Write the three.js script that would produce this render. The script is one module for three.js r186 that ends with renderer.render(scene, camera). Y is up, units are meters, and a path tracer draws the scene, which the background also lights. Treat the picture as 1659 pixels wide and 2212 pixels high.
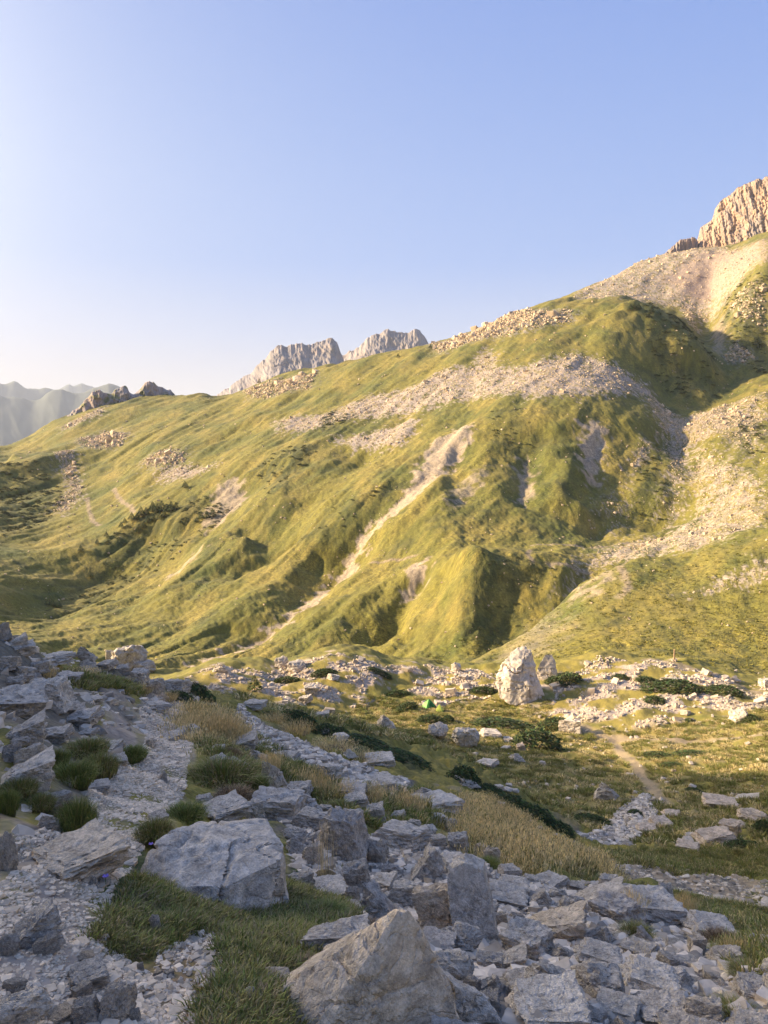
import * as THREE from 'three';
import { ConvexGeometry } from 'three/addons/geometries/ConvexGeometry.js';
import { TessellateModifier } from 'three/addons/modifiers/TessellateModifier.js';
import { mergeGeometries, mergeVertices, toCreasedNormals } from 'three/addons/utils/BufferGeometryUtils.js';
import { createNoise2D, createNoise3D } from 'simplex-noise';

// ---------------------------------------------------------------- camera, sky, sun, exposure
const EYE = 1.6, PITCH = 4.64 * Math.PI / 180, FOV = 67;
const scene = new THREE.Scene();
const camera = new THREE.PerspectiveCamera(FOV, 0.75, 0.1, 40000);
camera.position.set(0, EYE, 0);
camera.rotation.set(-PITCH, 0, 0);
scene.add(camera);
const EXPOSURE = 3.55;
const SUN_AZ = -62 * Math.PI / 180, SUN_EL = 18 * Math.PI / 180;      // left of the view, low
const sunDir = new THREE.Vector3(Math.sin(SUN_AZ) * Math.cos(SUN_EL), Math.sin(SUN_EL), -Math.cos(SUN_AZ) * Math.cos(SUN_EL));
const sun = new THREE.DirectionalLight(new THREE.Color().setRGB(1.0, 0.80, 0.54), 3.4);
sun.position.copy(sunDir).multiplyScalar(600);
sun.target.position.set(0, -20, -200);
sun.castShadow = true;
sun.shadow.mapSize.set(4096, 4096);
Object.assign(sun.shadow.camera, { left: -700, right: 700, top: 500, bottom: -500, near: 1, far: 2500 });
sun.shadow.radius = 4;
scene.add(sun, sun.target);
// clear hazy sky: blue overhead, pale towards the horizon, a broad aureole round the sun
{
  const W = 512, H = 256, data = new Float32Array(W * H * 4), d = new THREE.Vector3();
  const stops = [[-90, .50, .50, .50], [-3, .54, .485, .46], [1, .51, .475, .465], [4, .42, .435, .50], [8, .29, .37, .565], [13, .165, .285, .575], [30, .094, .20, .515], [60, .094, .20, .515], [90, .094, .20, .515]];
  for (let j = 0; j < H; j++) for (let i = 0; i < W; i++) {
    const el = ((j + .5) / H - .5) * Math.PI, th = ((i + .5) / W - .5) * 2 * Math.PI;
    d.set(Math.cos(el) * Math.cos(th), Math.sin(el), Math.cos(el) * Math.sin(th));
    const e = el * 180 / Math.PI;
    let k = 0; while (k < stops.length - 2 && e > stops[k + 1][0]) k++;
    const A = stops[k], B = stops[k + 1], f = Math.min(1, Math.max(0, (e - A[0]) / (B[0] - A[0])));
    const a = Math.acos(Math.max(-1, Math.min(1, d.dot(sunDir)))) * 180 / Math.PI;
    const g = .42 * Math.exp(-a / 26 - Math.max(0, e - 18) / 45), low = Math.exp(-Math.max(e, 0) / 9);
    const h = 46 * Math.exp(-a / 5.6);                                   // haze close round the unseen sun, strengthened to brighten the shaded foreground
    const gl = [g * (2.25 - .45 * low) + h, g * (1.90 - .85 * low) + h * .86, g * (.85 - .35 * low) + h * .62];
    for (let c = 0; c < 3; c++) data[(j * W + i) * 4 + c] = ((A[c + 1] + (B[c + 1] - A[c + 1]) * f) + gl[c]) / 2.36;
    data[(j * W + i) * 4 + 3] = 1;
  }
  const t = new THREE.DataTexture(data, W, H, THREE.RGBAFormat, THREE.FloatType);
  t.mapping = THREE.EquirectangularReflectionMapping; t.magFilter = THREE.LinearFilter; t.minFilter = THREE.LinearFilter; t.wrapS = THREE.RepeatWrapping; t.needsUpdate = true;
  scene.background = t; scene.environment = t;
}
const renderer = new THREE.WebGLRenderer({ antialias: true });
renderer.toneMapping = THREE.LinearToneMapping;
renderer.toneMappingExposure = EXPOSURE;
renderer.shadowMap.enabled = true;
scene.fog = new THREE.FogExp2(new THREE.Color().setRGB(.80, .86, .95), 4.5e-5);

// ---------------------------------------------------------------- helpers
function rng(seed) { let a = seed >>> 0; return () => { a = (a + 0x6D2B79F5) >>> 0; let t = Math.imul(a ^ a >>> 15, 1 | a); t = t + Math.imul(t ^ t >>> 7, 61 | t) ^ t; return ((t ^ t >>> 14) >>> 0) / 4294967296; }; }
const N2 = createNoise2D(rng(11)), N3 = createNoise3D(rng(12));
const clamp = (x, a = 0, b = 1) => x < a ? a : x > b ? b : x;
const sst = (a, b, x) => { const t = clamp((x - a) / (b - a)); return t * t * (3 - 2 * t); };
const lerp = (a, b, t) => a + (b - a) * t;
function fbm(x, y, o = 4) { let s = 0, a = .5, f = 1; for (let i = 0; i < o; i++) { s += a * N2(x * f + i * 17.3, y * f - i * 9.1); f *= 2.03; a *= .5; } return s; }
function fbm3(x, y, z, o = 3) { let s = 0, a = .5, f = 1; for (let i = 0; i < o; i++) { s += a * N3(x * f + i * 7.7, y * f, z * f - i * 3.1); f *= 2.07; a *= .5; } return s; }
const names = {};
function numbered(n) { const k = names[n] = (names[n] ?? -1) + 1; return k ? n + '_' + String(k).padStart(3, '0') : n; }
function tag(o, label, category, group) { o.userData = { ...o.userData, label, category }; if (group) o.userData.group = group; return o; }
function add(o, name, kind) { o.name = numbered(name); if (kind) o.userData.kind = kind; o.traverse(c => { c.castShadow = c.receiveShadow = true; }); scene.add(o); return o; }
const lin = (r, g, b) => new THREE.Color().setRGB(r, g, b);
// a pixel of the photograph (seen 1659 x 2211) -> azimuth and slope of the ray through it
const PF = 2211 / 2 / Math.tan(FOV * Math.PI / 360), CP = Math.cos(PITCH), SP = Math.sin(PITCH);
function ray(px, py) {
  const x = (px - 829.5) / PF, y = -(py - 1105.5) / PF;
  const Y = y * CP - SP, Z = -(y * SP + CP);
  return { az: Math.atan2(x, -Z), t: Y / Math.hypot(x, Z), x, Y, Z };
}
// monotone cubic through sorted knots
function pchip(xs, ys) {
  const n = xs.length, d = [], m = new Array(n);
  for (let i = 0; i < n - 1; i++) d.push((ys[i + 1] - ys[i]) / (xs[i + 1] - xs[i]));
  m[0] = d[0]; m[n - 1] = d[n - 2];
  for (let i = 1; i < n - 1; i++) m[i] = d[i - 1] * d[i] <= 0 ? 0 : 2 / (1 / d[i - 1] + 1 / d[i]);
  let k = 0;
  return x => {
    if (x <= xs[0]) return ys[0] + 0 * m[0]; if (x >= xs[n - 1]) return ys[n - 1];
    while (k > 0 && x < xs[k]) k--; while (k < n - 2 && x > xs[k + 1]) k++;
    const h = xs[k + 1] - xs[k], t = (x - xs[k]) / h, t2 = t * t, t3 = t2 * t;
    return (2 * t3 - 3 * t2 + 1) * ys[k] + (t3 - 2 * t2 + t) * h * m[k] + (-2 * t3 + 3 * t2) * ys[k + 1] + (t3 - t2) * h * m[k + 1];
  };
}

// ---------------------------------------------------------------- the lie of the land
// Lines across the land from near to far: [pixel x, pixel y, distance in metres]. Between them the ground runs smoothly.
const LINES = [
  null,                                                                                       // at the feet
  [[0, 2211, 2.2], [400, 2211, 2.2], [829, 2211, 2.4], [1250, 2211, 2.7], [1659, 2211, 3.0]],
  [[0, 2000, 2.75], [250, 2000, 2.9], [500, 2000, 3.25], [829, 2000, 3.9], [1250, 2000, 5.2], [1659, 2020, 6.2]],
  [[0, 1840, 3.55], [250, 1850, 3.9], [500, 1850, 4.8], [829, 1850, 6.5], [1100, 1860, 8.5], [1250, 1880, 10.5], [1400, 1905, 13], [1659, 1935, 15]],
  [[0, 1670, 5.5], [150, 1690, 6], [300, 1700, 6.6], [500, 1700, 8], [700, 1700, 11], [900, 1725, 13.5], [1000, 1745, 15.2], [1100, 1785, 16.5], [1200, 1825, 18.5], [1300, 1850, 23], [1400, 1862, 29], [1659, 1885, 31]],
  [[0, 1375, 16], [100, 1408, 18], [200, 1440, 20], [300, 1470, 22], [400, 1503, 24], [500, 1528, 26], [600, 1562, 28], [700, 1592, 29], [800, 1625, 30], [900, 1657, 30], [1000, 1694, 30], [1100, 1736, 30], [1200, 1785, 30], [1300, 1836, 31], [1400, 1840, 38], [1659, 1850, 41]],
  [[0, 1500, 36], [300, 1500, 36], [500, 1512, 38], [600, 1532, 43], [700, 1550, 47], [800, 1575, 49], [900, 1605, 51], [1000, 1645, 51], [1100, 1700, 50], [1200, 1768, 48], [1300, 1815, 47], [1400, 1815, 47], [1659, 1810, 50]],
  [[0, 1560, 62], [300, 1560, 62], [500, 1575, 68], [600, 1590, 72], [800, 1612, 72], [900, 1635, 70], [1000, 1672, 67], [1100, 1700, 65], [1200, 1742, 61], [1300, 1765, 59], [1400, 1770, 58], [1659, 1755, 62]],
  [[0, 1560, 90], [400, 1545, 94], [700, 1562, 94], [1000, 1602, 91], [1300, 1650, 86], [1659, 1640, 88]],
  [[0, 1510, 115], [400, 1505, 115], [600, 1530, 116], [800, 1537, 118], [1000, 1545, 116], [1200, 1560, 112], [1400, 1570, 108], [1659, 1560, 108]],
  [[0, 1500, 130], [300, 1480, 131], [380, 1462, 132], [430, 1450, 133], [480, 1440, 134], [560, 1436, 136], [600, 1444, 136], [660, 1430, 137], [740, 1404, 140], [800, 1414, 140], [860, 1429, 141], [1000, 1442, 141], [1070, 1440, 141], [1200, 1425, 142], [1300, 1416, 142], [1450, 1424, 142], [1560, 1455, 139], [1659, 1480, 136]],
  [[0, 1510, 190], [300, 1490, 188], [400, 1472, 185], [600, 1457, 180], [740, 1442, 178], [900, 1445, 178], [1000, 1447, 165], [1070, 1442, 156], [1200, 1415, 158], [1300, 1405, 158], [1450, 1405, 158], [1659, 1440, 154]],
  [[0, 1440, 240], [300, 1455, 225], [600, 1452, 205], [900, 1442, 195], [960, 1440, 190], [1000, 1436, 176], [1070, 1404, 184], [1150, 1358, 197], [1215, 1310, 210], [1260, 1265, 221], [1350, 1228, 229], [1500, 1192, 237], [1659, 1142, 245]],
  [[0, 1398, 300], [200, 1414, 285], [400, 1447, 258], [600, 1444, 246], [800, 1430, 240], [950, 1430, 232], [1000, 1430, 225], [1070, 1422, 230], [1150, 1382, 236], [1215, 1332, 246], [1260, 1288, 255], [1350, 1246, 261], [1500, 1202, 268], [1659, 1150, 276]],
  [[0, 1255, 400], [200, 1275, 372], [400, 1302, 335], [600, 1302, 302], [800, 1290, 288], [900, 1258, 284], [1000, 1205, 282], [1030, 1192, 280], [1200, 1197, 282], [1260, 1210, 285], [1350, 1197, 290], [1500, 1160, 300], [1659, 1100, 315]],
  [[0, 1200, 460], [200, 1212, 430], [400, 1230, 385], [600, 1230, 345], [800, 1225, 320], [1000, 1190, 300], [1200, 1185, 305], [1350, 1180, 312], [1500, 1130, 325], [1659, 1070, 340]],
  [[0, 1080, 600], [200, 1090, 540], [400, 1080, 470], [600, 1060, 415], [800, 1050, 385], [1000, 1040, 365], [1200, 1040, 365], [1350, 1050, 370], [1500, 1020, 385], [1659, 970, 400]],
  [[0, 1013, 680], [100, 1003, 680], [140, 1008, 665], [200, 1012, 640], [400, 985, 560], [600, 960, 500], [700, 950, 480], [800, 945, 465], [900, 925, 458], [1000, 900, 450], [1050, 880, 445], [1100, 870, 440], [1200, 866, 435], [1300, 880, 435], [1400, 905, 445], [1450, 935, 450], [1550, 900, 460], [1659, 870, 475]],
  [[0, 985, 760], [200, 940, 740], [400, 915, 680], [600, 885, 610], [800, 850, 560], [1000, 810, 530], [1200, 780, 520], [1300, 780, 520], [1400, 830, 515], [1450, 868, 510], [1550, 858, 520], [1659, 820, 540]],
  [[0, 965, 860], [60, 942, 865], [110, 914, 870], [150, 898, 875], [200, 880, 878], [250, 868, 880], [300, 860, 880], [350, 856, 870], [430, 852, 840], [465, 858, 820], [520, 846, 800], [600, 812, 760], [700, 790, 730], [800, 770, 700], [870, 756, 690], [925, 750, 680], [1000, 722, 670], [1060, 702, 660], [1130, 668, 655], [1230, 645, 650], [1320, 640, 640], [1400, 660, 635], [1470, 690, 625], [1530, 745, 600], [1580, 792, 590], [1659, 765, 620]],
  [[0, 1010, 960], [300, 930, 980], [600, 880, 900], [900, 790, 820], [1060, 730, 780], [1150, 688, 760], [1230, 652, 745], [1320, 650, 735], [1400, 670, 730], [1470, 688, 715], [1530, 715, 700], [1565, 680, 695], [1600, 635, 695], [1659, 574, 705]],
  [[0, 1040, 1150], [300, 1000, 1150], [600, 940, 1080], [900, 850, 1000], [1100, 740, 940], [1180, 670, 910], [1230, 640, 900], [1280, 617, 930], [1330, 594, 960], [1400, 562, 1000], [1445, 548, 1020], [1510, 534, 1040], [1560, 530, 1050], [1659, 508, 1075]],
  [[0, 1090, 1600], [300, 1080, 1600], [600, 1060, 1500], [900, 960, 1400], [1180, 740, 1300], [1330, 640, 1300], [1510, 570, 1300], [1659, 540, 1300]],
  [[0, 1040, 6000], [829, 1040, 6000], [1659, 1000, 6000]],
  [[0, 1005, 20000], [829, 1005, 20000], [1659, 1000, 20000]],
];
const DEG = Math.PI / 180;
// beyond the picture's edges: the slope we stand on climbs to the left, falls to the right, and the mountain rises on the right
function hOut(x, z) {
  const r = Math.hypot(x, z), f = Math.max(0, -z);
  let h;
  if (x < 0) h = 150 * Math.tanh(-x * .455 / 150) - .16 * Math.min(f, 400) - .75 * Math.max(0, Math.min(f, 500) - 82);
  else h = -44 * Math.tanh(x * .42 / 44) - .1 * Math.min(f, 60) + 260 * Math.tanh(Math.max(0, r - 230) * .4 / 260);
  if (r > 1300) h = lerp(h, -300, sst(1300, 5000, r));
  return Math.max(h, -420);
}
const OUT_AZ = [-180, -150, -120, -95, -75, -58, -45, -37, -31.5];
const lineAt = LINES.map((L, k) => {
  const pts = [];
  const radius = L ? [L[0][2], L[L.length - 1][2]] : [.9, .9];
  for (const a of OUT_AZ) for (const s of [1, -1]) {
    const az = a * s * DEG, r = radius[s === 1 ? 0 : 1] * (Math.abs(a) > 100 ? 1 : 1);
    const x = r * Math.sin(az), z = -r * Math.cos(az);
    let t = (hOut(x, z) - EYE) / r;
    if (L && r < 120 && s === 1 && a > -40) { const q = ray(L[0][0], L[0][1]); t = lerp(q.t, t, a > -35 ? .35 : .75); }
    pts.push([az, t, Math.log(r)]);
  }
  if (L) {
    for (const [px, py, r] of L) { const q = ray(px, py); pts.push([q.az, q.t, Math.log(r)]); }
    for (const [p, dx] of [[L[0], -60], [L[L.length - 1], 60]]) { const q = ray(p[0] + dx, p[1]); pts.push([q.az, q.t, Math.log(p[2])]); }
  } else for (const a of [-26, 0, 26]) pts.push([a * DEG, (-.03 - .16 * Math.sin(a * DEG) - EYE) / .9, Math.log(.9)]);
  pts.sort((a, b) => a[0] - b[0]);
  const u = pts.filter((p, i) => !i || p[0] - pts[i - 1][0] > 1e-5);
  return [pchip(u.map(p => p[0]), u.map(p => p[1])), pchip(u.map(p => p[0]), u.map(p => p[2]))];
});
function profile(az) {
  const pts = lineAt.map(([t, l]) => { const r = Math.exp(l(az)); return [r, EYE + t(az) * r]; }).sort((a, b) => a[0] - b[0]);
  const u = [[.3, pts[0][1]]];
  for (const p of pts) if (p[0] > u[u.length - 1][0] * 1.01) u.push(p);
  return pchip(u.map(p => p[0]), u.map(p => p[1]));
}
// polar grid: fine inside the picture, coarse outside
const AZ = [], RR = [];
for (let a = -180; a < -40; a += 4) AZ.push(a);
for (let a = -40; a < -28; a += .6) AZ.push(a);
for (let a = -28; a < 28; a += .1) AZ.push(a);
for (let a = 28; a < 40; a += .6) AZ.push(a);
for (let a = 40; a <= 180.01; a += 4) AZ.push(Math.min(a, 180));
for (const [a, b, n] of [[.5, 2, 10], [2, 16, 150], [16, 58, 110], [58, 150, 190], [150, 232, 60], [232, 700, 360], [700, 1150, 120], [1150, 20000, 28]])
  for (let i = 0; i < n; i++) RR.push(a * (b / a) ** (i / n));
RR.push(20000);
const NA = AZ.length, NR = RR.length;
const HB = new Float32Array(NA * NR);
for (let i = 0; i < NA; i++) { const p = profile(AZ[i] * DEG); for (let j = 0; j < NR; j++) HB[i * NR + j] = p(RR[j]); }
const HG = Float32Array.from(HB);
function azIndex(az) {
  const a = az / DEG; let lo = 0, hi = NA - 1;
  while (hi - lo > 1) { const m = (lo + hi) >> 1; if (AZ[m] <= a) lo = m; else hi = m; }
  return [lo, clamp((a - AZ[lo]) / (AZ[lo + 1] - AZ[lo]))];
}
function rIndex(r) {
  let lo = 0, hi = NR - 1;
  while (hi - lo > 1) { const m = (lo + hi) >> 1; if (RR[m] <= r) lo = m; else hi = m; }
  return [lo, clamp((r - RR[lo]) / (RR[lo + 1] - RR[lo]))];
}
function groundY(x, z, G = HG) {
  const [i, f] = azIndex(Math.atan2(x, -z)), [j, g] = rIndex(Math.hypot(x, z));
  return lerp(lerp(G[i * NR + j], G[i * NR + j + 1], g), lerp(G[(i + 1) * NR + j], G[(i + 1) * NR + j + 1], g), f);
}
// where the ray through a pixel first meets the ground
function hit(px, py, G = HG, rMin = 1, most = 60) {
  for (let tries = 0; tries < most; tries++) {
    const q = ray(px, py + tries * 2), [i, f] = azIndex(q.az);
    for (let j = 1; j < NR; j++) {
      if (RR[j] < rMin) continue;
      const h1 = lerp(G[i * NR + j], G[(i + 1) * NR + j], f) - EYE - q.t * RR[j];
      if (h1 >= 0) {
        const h0 = lerp(G[i * NR + j - 1], G[(i + 1) * NR + j - 1], f) - EYE - q.t * RR[j - 1];
        const r = h0 >= 0 ? RR[j] : RR[j - 1] + (RR[j] - RR[j - 1]) * (-h0 / (h1 - h0));
        if (r > 1400) break;
        const x = r * Math.sin(q.az), z = -r * Math.cos(q.az);
        return { x, z, y: groundY(x, z, G), r, az: q.az, depth: r * (-q.Z * CP - q.Y * SP) / Math.hypot(q.x, q.Z) };
      }
    }
  }
  if (most === 1) return { r: 1e9 };
  throw new Error('no ground at ' + px + ' ' + py);
}
// areas and lines on the ground, in metres
function area(pts, rMin) { return makeArea(pts.map(p => { const h = hit(p[0], p[1], HB, p[2] ?? rMin), f = p[3] ?? 1; return [h.x * f, h.z * f]; })); }
function makeArea(w) {
  const xs = w.map(p => p[0]), zs = w.map(p => p[1]);
  return { w, box: [Math.min(...xs), Math.max(...xs), Math.min(...zs), Math.max(...zs)] };
}
function inside(A, x, z, pad) {           // metres inside (+) or outside (-)
  const b = A.box; if (x < b[0] - pad || x > b[1] + pad || z < b[2] - pad || z > b[3] + pad) return -1e9;
  let d = 1e18, c = false; const w = A.w;
  for (let i = 0, j = w.length - 1; i < w.length; j = i++) {
    const ax = w[j][0], az = w[j][1], bx = w[i][0], bz = w[i][1], ex = bx - ax, ez = bz - az;
    const t = clamp(((x - ax) * ex + (z - az) * ez) / (ex * ex + ez * ez + 1e-12)), dx = x - ax - ex * t, dz = z - az - ez * t;
    d = Math.min(d, dx * dx + dz * dz);
    if ((bz > z) !== (az > z) && x < (ax - bx) * (z - bz) / (az - bz) + bx) c = !c;
  }
  return c ? Math.sqrt(d) : -Math.sqrt(d);
}
function course(pts, rMin) { return makeArea(pts.map(p => { const h = hit(p[0], p[1], HB, rMin); return [h.x, h.z]; })); }
function along(A, x, z, pad) {            // [distance to the line, 0..1 along it]
  const b = A.box; if (x < b[0] - pad || x > b[1] + pad || z < b[2] - pad || z > b[3] + pad) return null;
  let d = 1e18, s = 0; const w = A.w;
  for (let i = 1; i < w.length; i++) {
    const ax = w[i - 1][0], az = w[i - 1][1], ex = w[i][0] - ax, ez = w[i][1] - az;
    const t = clamp(((x - ax) * ex + (z - az) * ez) / (ex * ex + ez * ez + 1e-12)), dx = x - ax - ex * t, dz = z - az - ez * t, q = dx * dx + dz * dz;
    if (q < d) { d = q; s = (i - 1 + t) / (w.length - 1); }
  }
  return [Math.sqrt(d), s];
}
// gullies: [pixels, depth m, half width m]
const GULLIES = [
  [[[1005, 925], [950, 1005], [865, 1080], [790, 1145], [745, 1195], [700, 1245], [620, 1305], [520, 1375], [425, 1435]], 5.5, 13],
  [[[660, 1125], [600, 1165], [540, 1205], [500, 1245]], 2.2, 5],
  [[[840, 940], [730, 1000], [640, 1070], [570, 1140], [500, 1190]], 6, 26],
  [[[600, 985], [540, 1030], [450, 1120], [380, 1180], [300, 1250], [220, 1320]], 8, 26],
  [[[380, 1100], [280, 1180], [180, 1260], [80, 1330]], 9, 28],
  [[[915, 1220], [860, 1285], [815, 1350], [790, 1395]], 6, 11],
  [[[1000, 1215], [950, 1270], [890, 1325], [850, 1365]], 4, 10],
  [[[1140, 940], [1130, 1040], [1140, 1110]], 3, 9],
  [[[1260, 930], [1262, 1040], [1275, 1160]], 5, 10],
  [[[1300, 920], [1300, 1000], [1290, 1060]], 3, 8],
  [[[1445, 925], [1462, 1005], [1452, 1080], [1425, 1130]], 6, 17],
  [[[1475, 680], [1520, 740], [1570, 800], [1560, 850], [1470, 890]], 5, 24],
  [[[985, 960], [990, 1040], [985, 1100]], 3, 9],
  [[[175, 1005], [150, 1070], [90, 1140], [0, 1190]], 4, 45],
  [[[200, 1180], [100, 1240], [10, 1300]], 6, 24],
  [[[1200, 900], [1190, 980], [1185, 1060], [1190, 1130]], 2.5, 12],
  [[[720, 1180], [690, 1215], [660, 1240]], 4, 9],
  [[[1350, 900], [1370, 990], [1360, 1090], [1330, 1150]], 3.5, 14],
  [[[560, 900], [470, 960], [380, 1010], [300, 1060]], 4, 30],
  [[[1120, 1225], [1100, 1300], [1060, 1390]], 2.5, 9],
].map(([p, d, w]) => ({ A: course(p, 150), d, w }));
// spurs that stand out between the gullies
const SPURS = [
  [[[1030, 900], [985, 960], [900, 1050], [820, 1130], [770, 1190]], 4, 16],
  [[[0, 1006], [70, 1000], [125, 1015]], 6, 40],
  [[[1035, 1192], [990, 1240], [930, 1310], [880, 1360]], 3, 11],
  [[[560, 1120], [470, 1200], [380, 1260], [300, 1310]], 5, 24],
  [[[420, 1110], [330, 1190], [220, 1270], [130, 1330]], 5, 22],
  [[[1230, 930], [1225, 1020], [1235, 1120]], 4, 14],
  [[[1410, 930], [1420, 1010], [1400, 1080]], 5, 16],
  [[[1350, 660], [1430, 730], [1500, 800]], 8, 40],
].map(([p, d, w]) => ({ A: course(p, 150), d, w }));
const TRAILS = [
  [[[1150, 1181], [1240, 1177], [1330, 1170], [1410, 1163]], .9], [[[1185, 1213], [1230, 1222], [1275, 1230]], .9], [[[1310, 1236], [1345, 1250], [1357, 1275], [1340, 1292]], .9],
  [[[188, 1060], [192, 1085], [200, 1112], [215, 1120]], 1.1], [[[245, 1045], [262, 1070], [285, 1090], [290, 1110]], 1.1], [[[735, 1222], [800, 1215], [900, 1200]], .6], [[[1145, 1190], [1140, 1200], [1150, 1213]], .7],
  [[[1320, 1590], [1332, 1602], [1340, 1622], [1372, 1655], [1392, 1680], [1412, 1705], [1432, 1735]], .55],
  [[[1240, 1570], [1300, 1587], [1400, 1596], [1520, 1596], [1659, 1592]], .9],
  [[[1660, 1498], [1560, 1465], [1480, 1435], [1400, 1424]], 1.0],
].map(([p, w]) => ({ A: course(p, 50), w }));
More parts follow.
